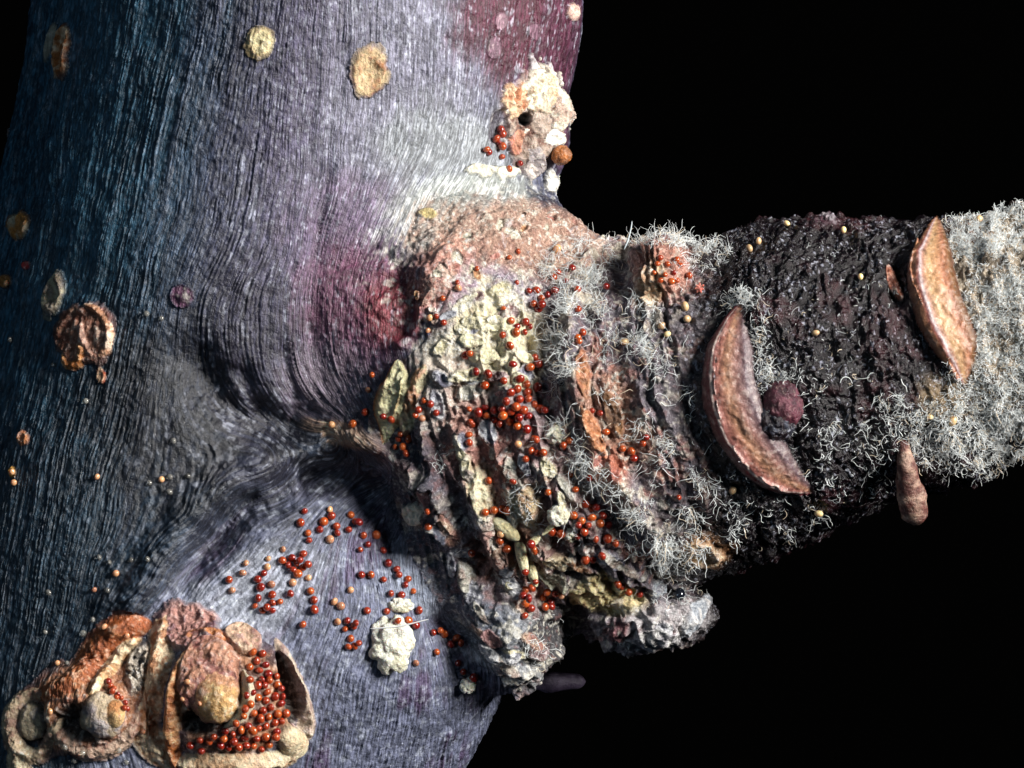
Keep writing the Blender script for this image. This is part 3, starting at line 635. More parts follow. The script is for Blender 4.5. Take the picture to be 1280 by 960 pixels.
def apply_feats(V, u, v, n_med, n_fine, C):
    hf = np.zeros(len(V)); ID = np.full(len(V), -1, np.int32)
    for k, f in enumerate(FEATS):
        off = 3.7 * k
        if f['kind'] == 'strap':
            wm = 1.45 * f['wid'].max(); sel, d, t, sg = line_d(u, v, f['pts'], wm * 1.4)
            if len(sel) == 0: continue
            w_ = np.interp(t, np.linspace(0, 1, len(f['wid'])), f['wid']) * (1.45 if f['prof'] == 'round' else 1); li = np.interp(t, np.linspace(0, 1, len(f['lift'])), f['lift'])
            ln = np.linalg.norm(np.diff(np.array(f['pts'], float), axis=0), axis=1).sum()
            end = np.sqrt(np.clip(np.minimum(t, 1 - t) * ln / (1.1 * wm), 0.0, 1))
            e0 = np.maximum(end, 0.08); s_ = sg * d / (w_ * e0) ; s_ = s_ * (1 + 0.35 * f['noise'] * n_med[sel]); r = np.abs(s_)
        else:
            cu, cv, ru, rv, rot = f['c']; R_ = 1.6 * max(ru, rv)
            sel = np.nonzero((np.abs(u - cu) < R_) & (np.abs(v - cv) < R_))[0]
            if len(sel) == 0: continue
            ca, sa = math.cos(math.radians(rot)), math.sin(math.radians(rot))
            x = (u[sel] - cu) * ca + (v[sel] - cv) * sa; y = -(u[sel] - cu) * sa + (v[sel] - cv) * ca
            r = np.sqrt((x / ru) ** 2 + (y / rv) ** 2) * (1 + f['edge'] * 1.1 * n_med[sel] + 0.25 * f['edge'] * n_fine[sel]); s_ = r; li = f['lift']; end = 1.0
        m_ = r < 1
        sel = sel[m_]; r = r[m_]; s_ = s_[m_]
        if len(sel) == 0: continue
        if f['kind'] == 'strap': li = li[m_]; end = end[m_]
        li = li * f.get('hs', 0.72 if f['kind'] == 'strap' and f['cols'] is None else (0.7 if f['prof'] in ('dome', 'cup', 'wart') else (0.8 if f['cols'] is not None else 1.0)))
        hh = li * end * PROF(f['prof'], r, s_) * (1 + 0.5 * f['noise'] * n_med[sel]) + f['noise'] * np.clip(np.abs(li), 4, 14) * (0.3 * n_fine[sel] + 0.15 * n_med[sel])
        if f['mode'] == 'set': ok = np.ones(len(sel), bool)
        else: ok = hh > hf[sel] - 0.5
        sl = sel[ok]
        if f['mode'] == 'set': kk = 1 - sstep(0.75, 1.0, r[ok]); hf[sl] = hf[sl] * (1 - kk) + hh[ok]
        else: hf[sl] = 0.5 * (hh[ok] + hf[sl] + np.sqrt((hh[ok] - hf[sl]) ** 2 + 36.0)) - 3.0 * PROF('dome', r[ok]) - 0
        ID[sl] = k
        q = V[sl]
        if f['cols'] is not None:
            cs = np.array([c[0] for c in f['cols']]); cc = np.array([lin(c[1]) for c in f['cols']])
            sv = s_[ok] + 0.05 * n_med[sl] + 0.02 * n_fine[sl]
            cN = np.stack([np.interp(sv, cs, cc[:, j]) for j in range(3)], 1)
        else:
            cN = np.tile(lin(f['c1']), (len(sl), 1))
            if f['c2'] is not None:
                kk = sstep(-0.2, 0.35, 0.9 * n_med[sl] * (1 if k % 2 else -1) + 0.5 * n_fine[sl])[:, None]; cN = cN + kk * (lin(f['c2']) - cN)
        cN = cN * np.clip(1 + (0.5 if f['cols'] is None else 0.25) * n_fine[sl], 0.4, 1.5)[:, None]
        fe = (1 - 0.75 * sstep(0.72, 1.0, r[ok]) * (0 if f['cols'] is not None else 1))[:, None]
        dirt = (sstep(0.1, 0.5, n_fine[sl] + 0.5 * n_med[sl]) * (0.3 if f['cols'] is None else 0.15))[:, None]
        cN = cN + dirt * (lin((214, 208, 198)) - cN)
        C[sl] = C[sl] * (1 - fe) + cN * fe
    return hf, ID

def relief(V, A, GN, feats=False):
    psi, ts = A
    u, v = UV(V); inside, sw = region_masks(u, v, V, ts)
    front = sstep(-0.1, 0.25, GN[:, 2])
    n1 = fbm(V, 60, 3); n2 = fbm(V, 18, 3, 9.0); n3 = fbm(V, 6, 2, 21.0)
    n0 = fbm(V, 170, 2, 33.0); vv = v + 130 * n0 + 40 * n1 + 0.31 * u; pw = psi + 0.10 * n0 + 0.02 * n1 + 0.006 * n2
    st1 = vnoise(pw * 8.0, vv / 300, 1.5 + n0) ; st2 = vnoise(pw * 23.0, vv / 130, 7.5 + n1)
    st3 = vnoise(pw * 70.0, vv / 80, 3.5 + 2 * n1) + 0.5 * vnoise(pw * 110, vv / 45, 5.5 + 2 * n1)
    h = np.zeros(len(V))
    stem = ~inside & ~sw
    colw = blob(u, v, (600, 390, 190, 170, 0), 0.2 * n1, 0.35)
    up = 1 - 0.55 * sstep(380, 560, u)
    brk = 0.35 + 0.9 * sstep(-0.3, 0.5, vnoise(pw * 6, vv / 110, 12.0) + 0.5 * n2)
    hs = (1.6 * st1 + 0.4 * st2 * brk + 1.5 * st3 * brk) * up * (1 - 0.8 * colw) + 1.3 * n3 + 2.0 * n2 * (0.6 + colw) + 3 * n1
    # horizontal wrinkles above the collar
    wr = vnoise(v / 9.0 + u / 55 + n1 * 1.5, u / 60, 4.0)
    hs += 2.6 * wr * blob(u, v, (480, 290, 80, 70, -25), None, 0.5)
    # scurfy collar
    sc_ = blob(u, v, (610, 350, 130, 110, 0), 0.3 * n1, 0.3)
    hs += sc_ * (2.4 * n2 + 2.0 * n3)
    h = np.where(stem, hs, h)
    h = np.where(sw, 3.0 * n1 + 1.6 * n2 + 1.3 * n3 + 1.2 * st3 + 0.5 * st2, h)
    dk = sstep(790, 900, u + 30 * n1)
    ringy = vnoise(ts / 13 + n1 * 0.9, n1 * 2, 2.0)
    rg1 = 0.5 - np.abs(vnoise(ts / 24 + n1 * 1.1 + n2 * 0.25, n1 * 1.5 + 9, 6.0)); rg2 = 0.5 - np.abs(vnoise(ts / 10 + n1 * 1.6 + n2 * 0.35, n1 * 2.5 + 4, 8.0))
    hb = 5 * n1 + 5 * n2 + 4.0 * n3 + 15 * rg1 * sstep(-0.4, 0.3, n1 + n2) + 11 * rg2
    hd = 10 * n1 + 7 * n2 + 4.5 * n3 + 3.0 * ringy + 5 * rg2
    fade = np.ones(len(V)); sel, d, t, sg = line_d(u, v, [(690, 345), (640, 330), (575, 350), (535, 420), (500, 455), (468, 490), (462, 530), (490, 575), (490, 640), (540, 740), (590, 810)], 75)
    fade[sel] = 0.22 + 0.78 * sstep(0, 62, d)
    h = np.where(inside, (hb * (1 - dk) + hd * dk) * fade, h)
    lay = np.zeros(len(V))
    for pts, wd, ht, rag in LINES:
        sel, d, t, sg = line_d(u, v, pts, wd * 2.6)
        if len(sel) == 0: continue
        ww = wd * (1 + rag * 0.8 * n2[sel]); taper = np.minimum(1, np.minimum(t, 1 - t) * 6 + 0.15)
        k = np.exp(-(d / ww) ** 2) * (1 + rag * 1.1 * n2[sel] + rag * 0.6 * n1[sel])
        h[sel] += ht * (0.8 if rag < 0.45 else 0.5) * k * taper * front[sel] * (1 if ht * rag > -6 and rag < 0.45 else 0.35 + 0.95 * sstep(-0.35, 0.25, n1[sel]))
    # ------- colour
    nf = fbm(V, 5, 2, 40.0); nq = fbm(V, 11, 2, 60.0)
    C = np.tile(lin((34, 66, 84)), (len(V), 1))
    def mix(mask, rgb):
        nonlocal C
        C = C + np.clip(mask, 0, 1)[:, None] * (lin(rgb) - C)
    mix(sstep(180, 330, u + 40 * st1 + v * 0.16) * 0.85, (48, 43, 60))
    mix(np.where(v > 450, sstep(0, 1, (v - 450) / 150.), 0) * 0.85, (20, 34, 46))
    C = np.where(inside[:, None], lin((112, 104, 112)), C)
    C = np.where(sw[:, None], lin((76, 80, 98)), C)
    mix(sw * sstep(0.05, 0.5, n1 + 0.4 * st2) * 0.75, (54, 34, 62))
    mix(sw * blob(u, v, (300, 760, 110, 50, -35), 0.5 * n2, 0.5) * 0.6, (150, 154, 164))
    mix(inside * dk, (13, 5, 10))
    mix(inside * (1 - dk) * sstep(0.1, 0.45, n1 + 0.5 * n2) * 0.8, (196, 184, 164))
    mix(inside * (1 - dk) * sstep(0.15, 0.5, 0.7 * nq - 0.8 * n1) * 0.6, (160, 92, 66))
    mix(inside * (1 - dk) * sstep(0.15, 0.5, -n2 + 0.3 * n1) * 0.6, (78, 54, 58))
    mix(inside * dk * sstep(0.25, 0.5, n1 + 0.3 * n2) * 0.6, (60, 34, 38))
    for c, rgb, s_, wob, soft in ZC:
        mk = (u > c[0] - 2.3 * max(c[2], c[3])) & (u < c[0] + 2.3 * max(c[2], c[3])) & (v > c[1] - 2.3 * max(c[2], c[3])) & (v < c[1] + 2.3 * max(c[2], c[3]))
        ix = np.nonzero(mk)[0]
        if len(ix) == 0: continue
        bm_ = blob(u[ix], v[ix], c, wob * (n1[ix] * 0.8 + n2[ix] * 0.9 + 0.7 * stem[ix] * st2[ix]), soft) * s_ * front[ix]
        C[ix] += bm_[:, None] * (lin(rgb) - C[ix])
    # silvery wax flecks lying along the fibres, plus dark lines
    fle = sstep(0.25, 0.6, vnoise(pw * 40, vv / 26, 11.0) * 0.6 + nf * 0.9 + 0.25 * n1)
    amt = 0.4 * stem * (0.25 + 0.45 * sstep(150, 420, u) * (1 - 0.4 * sstep(350, 520, v)))
    mix(fle * amt, (186, 190, 204))
    mix(stem * sstep(0.2, 0.6, -st2 - 0.5 * st3) * 0.36 * (1 - colw), (22, 22, 34))
    mix(sw * sstep(0.0, 0.7, nf + 0.5 * nq) * 0.3, (170, 176, 188))
    # pale scurf over the collar and spur base
    scf = sstep(0.1, 0.45, nf * 0.8 + nq * 0.7)
    mix(scf * np.maximum(sc_ * stem, inside * (1 - dk)) * np.where(u < 580, 0.35, 0.55), (232, 226, 210))
    mix(sstep(0.25, 0.5, -nf * 0.7 - nq * 0.6) * np.maximum(sc_ * stem, inside * (1 - dk)) * 0.4, (120, 74, 68))
    ID = None
    if feats:
        hf, ID = apply_feats(V, u, v, n2, nf, C)
        smo = np.array([0.12 if f['cols'] is not None else 0.5 for f in FEATS] + [1.0]); h = h * smo[ID] + hf
    return h, C, ID

def finish(V, F, A, want_back=False):
    GN = vert_normals(V, F) if not want_back else grad(V)
    if (GN * grad(V[:1])[0])[0].sum() < 0: GN = -GN
    h, C, ID = relief(V, A, GN, not want_back)
    V2 = V + GN * h[:, None]
    return V2, C, ID
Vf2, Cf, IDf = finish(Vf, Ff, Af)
Vb2, Cb, _ = finish(Vb, Fb, Ab, True)

NV = vert_normals(Vf2, Ff)
if (NV[:, 2] > 0).mean() < 0.5: NV = -NV; Ff = Ff[:, ::-1]; Fb = Fb[:, ::-1]

# nearest-to-camera depth of everything built so far, on a 2-pixel grid
ZB = np.full((760, 580), -1e9)
def splat(V):
    u, v = UV(V); i = np.round((u + 100) / 2).astype(int); j = np.round((v + 100) / 2).astype(int)
    ok = (i >= 0) & (i < ZB.shape[0]) & (j >= 0) & (j < ZB.shape[1])
    np.maximum.at(ZB, (i[ok], j[ok]), V[ok, 2])
splat(Vf2)
def blur_depth(r):
    Z = ZB.copy(); W = (Z > -1e8).astype(float); Z[Z < -1e8] = 0
    for ax in (0, 1):
        for A in range(2):
            cz = np.cumsum(np.concatenate([np.zeros_like(np.take(Z, [0], ax)), Z], ax), ax); cw = np.cumsum(np.concatenate([np.zeros_like(np.take(W, [0], ax)), W], ax), ax)
            n = Z.shape[ax]; hi_ = np.minimum(np.arange(n) + r + 1, n); lo_ = np.maximum(np.arange(n) - r, 0)
            Z = np.take(cz, hi_, ax) - np.take(cz, lo_, ax); W = np.take(cw, hi_, ax) - np.take(cw, lo_, ax)
    return np.where(W > 1e-6, Z / np.maximum(W, 1e-6), -1e9)
ZS = blur_depth(4)
GZu, GZv = np.gradient(ZS, 2.0); GZu = np.clip(GZu, -3, 3); GZv = np.clip(GZv, -3, 3)
def sample(Z, u, v):
    x = np.clip((np.asarray(u, float) + 100) / 2, 0, Z.shape[0] - 1.01); y = np.clip((np.asarray(v, float) + 100) / 2, 0, Z.shape[1] - 1.01)
    i = x.astype(int); j = y.astype(int); fx = x - i; fy = y - j
    return (Z[i, j] * (1 - fx) + Z[i + 1, j] * fx) * (1 - fy) + (Z[i, j + 1] * (1 - fx) + Z[i + 1, j + 1] * fx) * fy
def surf(u, v):
    u = np.atleast_1d(np.asarray(u, float)); v = np.atleast_1d(np.asarray(v, float))
    d = sample(ZS, u, v)
    n = np.stack([-sample(GZu, u, v), -sample(GZv, u, v), np.ones(len(u))], 1)
    return d, n / np.linalg.norm(n, axis=1, keepdims=True)
def top_depth(u, v, r=2):
    i = int(round((u + 100) / 2)); j = int(round((v + 100) / 2)); q = ZB[max(i - r, 0):i + r + 1, max(j - r, 0):j + r + 1]
    q = q[q > -1e8]
    return float(np.median(q)) if len(q) else None

# ------------------------------------------------------------------ the twig object and its large parts
def thing(name, label, cat, p, group=None):
    o = bpy.data.objects.new(name, None); col.objects.link(o); o.location = world(np.asarray([p]))[0]
    o['label'] = label; o['category'] = cat
    if group: o['group'] = group
    return o
twig = bpy.data.objects.new('apple_twig', None); col.objects.link(twig)
twig['label'] = 'thick grey purple twig with a wrinkled side spur, bud scars and white hairs'; twig['category'] = 'twig'

uf, vf = UV(Vf2); ins_f, sw_f = region_masks(uf, vf, Vf2, Af[1])
insF = ins_f[Ff].mean(1) > 0.5; swF = (sw_f[Ff].mean(1) > 0.5) & ~insF
dkF = insF & ((uf + 30 * fbm(Vf, 60, 3))[Ff].mean(1) > 850)
idF = IDf[Ff[:, 0]]; free = idF < 0
ub, vb = UV(Vb2)
flowf = np.stack([Af[0], vf / 40.0], 1)
for k in range(len(FEATS)):        # one piece per feature: stray bits go back to the bark
    fi = np.nonzero(idF == k)[0]
    if len(fi) == 0: continue
    u_, inv = np.unique(Ff[fi].ravel(), return_inverse=True); fl_ = inv.reshape(-1, 4); lab = np.arange(len(u_))
    while True:
        fm = lab[fl_].min(1); nl = lab.copy()
        for j in range(4): np.minimum.at(nl, fl_[:, j], fm)
        nl = nl[nl]
        if (nl == lab).all(): break
        lab = nl
    fl2 = lab[fl_[:, 0]]; vals, ct = np.unique(fl2, return_counts=True); idF[fi[fl2 != vals[ct.argmax()]]] = -1
free = idF < 0
def part(name, sel, mat):
    Vp, Fp, (Cp, fp) = compact(Vf2, Ff[sel], [Cf, flowf])
    return mesh_obj(name, Vp, Fp, mat, twig, Cp, fp)
colF = ~insF & ~swF & (blob(uf, vf, (628, 322, 140, 80, 4), 0.25 * fbm(Vf, 40, 2, 5.0), 0.3)[Ff[:, 0]] > 0.5)
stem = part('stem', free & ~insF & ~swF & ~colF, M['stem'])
collar = part('branch_collar', free & colF, M['collar'])
base = part('spur_base', free & insF & ~dkF, M['collar'])
spur = part('side_spur', free & dkF, M['dark'])
spur['label'] = 'dark glossy outer length of the side spur'
swelling = part('swelling', free & swF, M['swell'])
PAR = {'twig': twig, 'stem': stem, 'base': base, 'spur': spur}; FO = {}
order = np.argsort(idF, kind='stable'); ids = idF[order]
for k, f in enumerate(FEATS):
    a_, b_ = np.searchsorted(ids, [k, k + 1])
    if b_ - a_ < 12: continue
    par = f['parent'] if isinstance(f['parent'], str) else None
    Vp, Fp, (Cp, fp) = compact(Vf2, Ff[order[a_:b_]], [Cf, flowf])
    FO[k] = mesh_obj(f['name'], Vp, Fp, M[f['mat']], PAR[par] if par else FO[f['parent']], Cp, fp)
    if f['label']: FO[k]['label'] = f['label']
mesh_obj('bark', Vb2, Fb, M['stem'], twig, Cb, np.stack([Ab[0], vb / 40.0], 1))


# ------------------------------------------------------------------ free-standing pieces of the twig
def colour_of(p, rgb, rgb2=None, sc_=12, off=0.0, amt=0.8):
    C = np.tile(lin(rgb), (len(p), 1))
    if rgb2 is not None:
        k = sstep(-0.15, 0.35, fbm(p, sc_, 3, off))[:, None] * amt
        C = C + k * (lin(rgb2) - C)
    return C
def quads(nr, nc, closed=False):
    i, j = np.meshgrid(np.arange(nr - 1), np.arange(nc if closed else nc - 1), indexing='ij'); j2 = (j + 1) % nc
    return np.stack([i * nc + j, i * nc + j2, (i + 1) * nc + j2, (i + 1) * nc + j], -1).reshape(-1, 4)
def ico(n=2):
    import bmesh
    bm = bmesh.new(); bmesh.ops.create_icosphere(bm, subdivisions=n, radius=1.0)
    Vv = np.array([v_.co[:] for v_ in bm.verts]); Ft = np.array([[l.vert.index for l in f.loops] for f in bm.faces]); bm.free(); return Vv, Ft
ICO5 = ico(5); ICO4 = ico(4)
def lump(name, c, rad, rgb, rgb2=None, mat='cork', parent=None, lift=0.0, noise=0.2, rot=0, nsc=9, base_d=None, hi=True, lumpy=0.9):
    u0, v0 = c; off = rng.random() * 90
    Vv, Ft = ICO5 if hi else ICO4
    d0, N0 = surf(u0, v0); d0 = d0[0] if base_d is None else base_d
    ca, sa = math.cos(math.radians(rot)), math.sin(math.radians(rot))
    q = Vv * np.array(rad, float)
    q = np.stack([q[:, 0] * ca - q[:, 1] * sa, q[:, 0] * sa + q[:, 1] * ca, q[:, 2]], 1)
    rm = float(np.mean(rad))
    q = q + Vv * (rm * noise * (fbm(q, rm * lumpy, 3, off) * 1.3 + 0.4 * fbm(q, nsc * 0.5, 2, off + 8)))[:, None]
    p = q + P(u0, v0, d0) + N0[0] * lift
    splat(p)
    return mesh_obj(name, p, Ft, M[mat], parent, colour_of(p, rgb, rgb2, nsc, off))
def tube(name, pts, rad, rgb, rgb2, mat, parent, noise=0.25, K=14):
    q = polyline(pts, 2.5); n = len(q); tt = np.linspace(0, 1, n); r = np.interp(tt, np.linspace(0, 1, len(rad)), rad)
    r = r * np.sqrt(np.clip(np.minimum(tt, 1 - tt) * 12, 0.02, 1)); off = rng.random() * 90
    c = P(q[:, 0], q[:, 1], q[:, 2]); tg = np.gradient(c, axis=0); tg /= np.linalg.norm(tg, axis=1, keepdims=True)
    a = np.cross(tg, [0.1, 0.3, 1.0]); a /= np.linalg.norm(a, axis=1, keepdims=True); b_ = np.cross(tg, a)
    th = np.arange(K) / K * 2 * math.pi
    nn = a[:, None] * np.cos(th)[None, :, None] + b_[:, None] * np.sin(th)[None, :, None]
    p = (c[:, None] + nn * r[:, None, None]).reshape(-1, 3)
    p = p + nn.reshape(-1, 3) * (fbm(p, max(rad) * 2.0, 4, off) * noise * np.repeat(r, K))[:, None]
    splat(p)
    return mesh_obj(name, p, quads(n, K, True), M[mat], parent, colour_of(p, rgb, rgb2, 8, off))
bud = lump('bud', (979, 505), (28, 31, 24), (98, 52, 64), (48, 20, 32), 'tissue', twig, lift=-8, noise=0.16, nsc=12, lumpy=1.3)
bud['label'] = 'small purple bud in the hollow of the crescent scar'
lump('bud_scale', (968, 526), (24, 24, 16), (30, 22, 28), (70, 74, 86), 'dark', bud, lift=0, noise=0.3)
dpeg = float(surf(1130, 560)[0][0])
peg = tube('peg', [(1128, 545, dpeg + 2), (1132, 580, dpeg - 4), (1139, 620, dpeg - 28), (1147, 656, dpeg - 44)], [6, 10, 16, 12], (96, 56, 50), (176, 146, 128), 'tissue', twig, 0.45)
peg['label'] = 'short broken brown peg hanging below the spur'
tube('knob', [(650, 845, 120), (690, 852, 112), (732, 852, 105)], [10, 15, 8], (70, 60, 80), (110, 100, 120), 'stem', twig, 0.4)
lump('knob', (1033, 276), (15, 12, 12), (58, 36, 44), (150, 140, 146), 'dark', spur, lift=-4, noise=0.5)
lump('knob', (692, 190), (13, 12, 12), (166, 96, 40), (140, 100, 76), 'tissue', FO[ups], lift=12, noise=0.15)

# ------------------------------------------------------------------ hairs
HZ = [  # blob, hairs per 100 square pixels, length, curl, tilt
    ((722, 360, 50, 50, 0), 8, 26), ((700, 440, 24, 90, 0), 8, 26), ((712, 545, 22, 50, -18), 6, 26), ((745, 605, 24, 60, -38), 6.5, 28), ((795, 665, 30, 50, -38), 8, 26), ((835, 690, 26, 30, 0), 5, 22),
    ((820, 505, 46, 85, -16), 5, 24), ((785, 415, 38, 38, 0), 5, 26), ((850, 600, 40, 60, -30), 4.5, 24), ((790, 590, 26, 60, -35), 4, 24), ((880, 650, 40, 45, 0), 4, 22), ((760, 470, 20, 60, -10), 3, 22),
    ((926, 378, 18, 12, 0), 13, 16), ((953, 430, 10, 50, 0), 12, 15), ((978, 471, 28, 6, 0), 14, 15), ((1060, 520, 85, 60, 0), 3.2, 17), ((1010, 440, 60, 60, 0), 1.0, 13), ((1090, 420, 60, 70, 0), 0.5, 10),
    ((1050, 330, 110, 50, 0), 0.35, 8), ((1250, 370, 62, 115, 0), 44, 9.5), ((1262, 470, 40, 80, 0), 18, 9), ((1205, 530, 75, 45, 0), 13, 14), ((1110, 515, 36, 26, 0), 10, 20), ((1060, 580, 50, 50, 0), 1.4, 15), ((1018, 628, 16, 26, 0), 8, 18),
    ((820, 300, 50, 9, 0), 9, 22), ((885, 318, 28, 18, 0), 6, 17), ((850, 340, 18, 20, 0), 3, 14), ((960, 590, 70, 50, 0), 0.6, 12), ((940, 660, 50, 30, 0), 1.6, 14), ((900, 420, 14, 40, 0), 2, 16),
    ((655, 640, 30, 60, -20), 2.4, 18), ((560, 590, 14, 44, -10), 5, 16), ((700, 620, 40, 50, -30), 1.8, 22), ((680, 800, 26, 30, 0), 3.5, 16), ((620, 700, 60, 60, 0), 0.8, 14), ((840, 750, 40, 24, 0), 1.5, 16), ((1200, 300, 14, 30, 0), 10, 14), ((640, 340, 60, 30, 0), 0.8, 10)]
hv, hf_, hc = [], [], []; nh = 0
hrng = np.random.default_rng(21)
vis = NV[:, 2] > -0.15
area_v = 1.25 ** 2
roots = []; lens = []; hcl = fbm(Vf2, 22, 2, 77.0)
skip = np.isin(IDf, [ls1, ls2])
for c, dens, ln in HZ:
    m_ = blob(uf, vf, c, 0.45 * hcl, 0.5) * vis * ~skip * (sstep(-0.4, 0.05, hcl) if dens > 40 else (1 if dens >= 12 else sstep(-0.1, 0.35, hcl)))
    pk = np.nonzero(hrng.random(len(uf)) < m_ * dens * 1.15 * area_v / 100.0 / np.clip(NV[:, 2], 0.3, 1))[0]
    roots.append(pk); lens.append(ln * (0.3 + 1.1 * hrng.random(len(pk)) ** 1.6))
roots = np.concatenate(roots); lens = np.concatenate(lens); nh = len(roots)
SEG = 6
pos = Vf2[roots] - NV[roots] * 1.0
tuft = np.stack([fbm(Vf2[roots], 24, 2, o_) for o_ in (5.0, 25.0, 45.0)], 1)
dirv = NV[roots] * 0.65 + tuft * 1.7 + hrng.normal(size=(nh, 3)) * 0.38 + np.array([0.05, -0.1, 0.1]); dirv /= np.linalg.norm(dirv, axis=1, keepdims=True)
curl_ax = hrng.normal(size=(nh, 3)); curl_ax /= np.linalg.norm(curl_ax, axis=1, keepdims=True)
curl = hrng.normal(size=nh) * 0.55
rad0 = 0.28 + 0.27 * hrng.random(nh)
pts_h = [pos]
for i in range(SEG):
    pts_h.append(pts_h[-1] + dirv * (lens / SEG)[:, None])
    dirv = dirv + np.cross(curl_ax, dirv) * curl[:, None] + hrng.normal(size=(nh, 3)) * 0.4
    dirv /= np.linalg.norm(dirv, axis=1, keepdims=True)
ring = []
for i, q in enumerate(pts_h):
    tg = pts_h[min(i + 1, SEG)] - pts_h[max(i - 1, 0)]; tg /= np.linalg.norm(tg, axis=1, keepdims=True) + 1e-9
    a = np.cross(tg, [0.21, 0.45, 0.86]); a /= np.linalg.norm(a, axis=1, keepdims=True) + 1e-9; b_ = np.cross(tg, a)
    r = (rad0 * (1 - 0.55 * i / SEG))[:, None]
    for k in range(3):
        th = 2 * math.pi * k / 3; ring.append(q + (a * math.cos(th) + b_ * math.sin(th)) * r)
HV = np.stack(ring, 1)                       # nh, (SEG+1)*3, 3
nvh = (SEG + 1) * 3
fq = np.array([[i * 3 + k, i * 3 + (k + 1) % 3, (i + 1) * 3 + (k + 1) % 3, (i + 1) * 3 + k] for i in range(SEG) for k in range(3)])
HF = (fq[None] + (np.arange(nh) * nvh)[:, None, None]).reshape(-1, 4)
hcol = lin((246, 250, 250)) * (0.7 + 0.3 * hrng.random(nh))[:, None]
warm = hrng.random(nh) < 0.12; hcol[warm] = hcol[warm] * np.array([1.0, 0.8, 0.6])
fuzz = mesh_obj('hair_fuzz', HV.reshape(-1, 3), HF, M['hair'], twig, np.repeat(hcol, nvh, 0))
fuzz['kind'] = 'stuff'; fuzz['label'] = 'curly white plant hairs covering the side spur'
print('HAIRS', nh)

# ------------------------------------------------------------------ things lying on the twig
def tag(o, label, cat, group=None):
    o['label'] = label; o['category'] = cat
    if group: o['group'] = group
    return o
def crumb(c, rad, label, n=5, rgb=(236, 234, 220), rgb2=(206, 200, 170), name='white_crumb', rot=0):
    """a lump of white grains stuck together: one thing"""
    u0, v0 = c; d0 = top_depth(u0, v0) or surf(u0, v0)[0][0]; N0 = surf(u0, v0)[1][0]; off = rng.random() * 50
    Vv, Ft = ICO5; q = Vv * np.array(rad, float)
    cell = np.abs(fbm(q, rad[0] * 0.75, 2, off)); fine_ = fbm(q, 5, 2, off)
    q = q * (0.82 + 0.75 * np.minimum(cell, 0.35) + 0.10 * fine_)[:, None]
    p = q + P(u0, v0, d0) + N0 * rad[2] * 0.35; splat(p)
    C = colour_of(p, rgb, rgb2, 9, off)
    return tag(mesh_obj(name, p, Ft, M['cork'], None, C), label, 'crumb')
crumb((487, 806), (27, 34, 17), 'large white crumbly lump on the grey swelling beside the red eggs', rot=0)
crumb((500, 757), (15, 9, 8), 'small cream crumb on the swelling just above the large white lump')
crumb((584, 854), (10, 11, 7), 'small pale crumb in the dark fold at the foot of the spur base')
crumb((697, 545), (14, 13, 10), 'hairy white crumb in the cleft beside the crowded pile of eggs')
crumb((699, 642), (13, 13, 11), 'round white bead on the wrinkled spur base', name='white_bead', n=1)
crumb((713, 667), (8, 9, 7), 'smaller oval white bead below the round white one', name='white_bead', n=1)
hk = thing('husk', 'pale yellow jointed husk lying across the folds of the spur base', 'husk', P(645, 690, float(top_depth(645, 690))))
def husk_part(c, rad, rot):
    o = lump('segment', c, rad, (222, 216, 178), (200, 186, 140), 'cork', None, lift=8, noise=0.12, rot=rot); o.parent = hk
    o.matrix_parent_inverse.identity()
    o.data.transform(__import__('mathutils').Matrix.Translation(-hk.location)); return o
husk_part((634, 657), (20, 9, 8), 38); husk_part((655, 690), (7, 22, 7), -12); husk_part((668, 709), (6, 19, 6), -14); husk_part((668, 672), (10, 5, 5), -40); husk_part((690, 655), (14, 3, 3), -42)
d0 = float(top_depth(500, 780)) + 16
tag(tube('fibre', [(462, 786, d0), (498, 783, d0 + 4), (536, 774, d0 + 6)], [0.9, 1.1, 0.7], (226, 226, 226), None, 'hair', None, 0.0, 5), 'single straight white fibre lying across the swelling', 'fibre')
d1 = float(top_depth(790, 312)) + 4
tag(tube('fibre', [(780, 312, d1), (785, 300, d1), (789, 284, d1), (790, 276, d1)], [0.9, 1.1, 0.9, 0.6], (200, 210, 214), None, 'hair', None, 0.0, 5), 'single white fibre standing up from the hairy knob', 'fibre')

# ------------------------------------------------------------------ mite eggs
def zo(o, k, l): return [(o[0] + x / k, o[1] + y / k) for x, y in l]
Z8 = lambda l: zo((240, 590), 2.977, l)
Z3 = lambda l: zo((380, 280), 2.977, l)
Z6 = lambda l: zo((480, 540), 2.977, l)
Z4 = lambda l: zo((660, 240), 2.977, l)
ZC6 = lambda l: zo((580, 420), 6.4, l)
ZU = lambda l: zo((560, 60), 4.8, l)
ZL = lambda l: zo((0, 300), 2.977, l)
Z7 = lambda l: zo((0, 638), 2.977, l)
def in_poly(poly, x, y):
    c = False; j = len(poly) - 1
    for i in range(len(poly)):
        if (poly[i][1] > y) != (poly[j][1] > y) and x < (poly[j][0] - poly[i][0]) * (y - poly[i][1]) / (poly[j][1] - poly[i][1]) + poly[i][0]: c = not c
        j = i
    return c
erng = np.random.default_rng(5)
def pack(poly, gap, n=3000, seed=1):
    g = np.random.default_rng(seed); a = np.array(poly); lo_, hi_ = a.min(0), a.max(0); out = []
    for _ in range(n):
        q = lo_ + g.random(2) * (hi_ - lo_)
        if in_poly(poly, *q) and all((q[0] - o[0]) ** 2 + (q[1] - o[1]) ** 2 > gap * gap for o in out): out.append((q[0], q[1]))
    return out
BOWL = zo((200, 740), 4.365, [(505, 325), (560, 325), (592, 430), (645, 440), (675, 560), (690, 640), (660, 720), (615, 835), (520, 865), (430, 870), (280, 850), (180, 880), (165, 800), (310, 775), (440, 690), (468, 560), (478, 430)])
bowl_eggs = pack(BOWL, 8.6, seed=2)
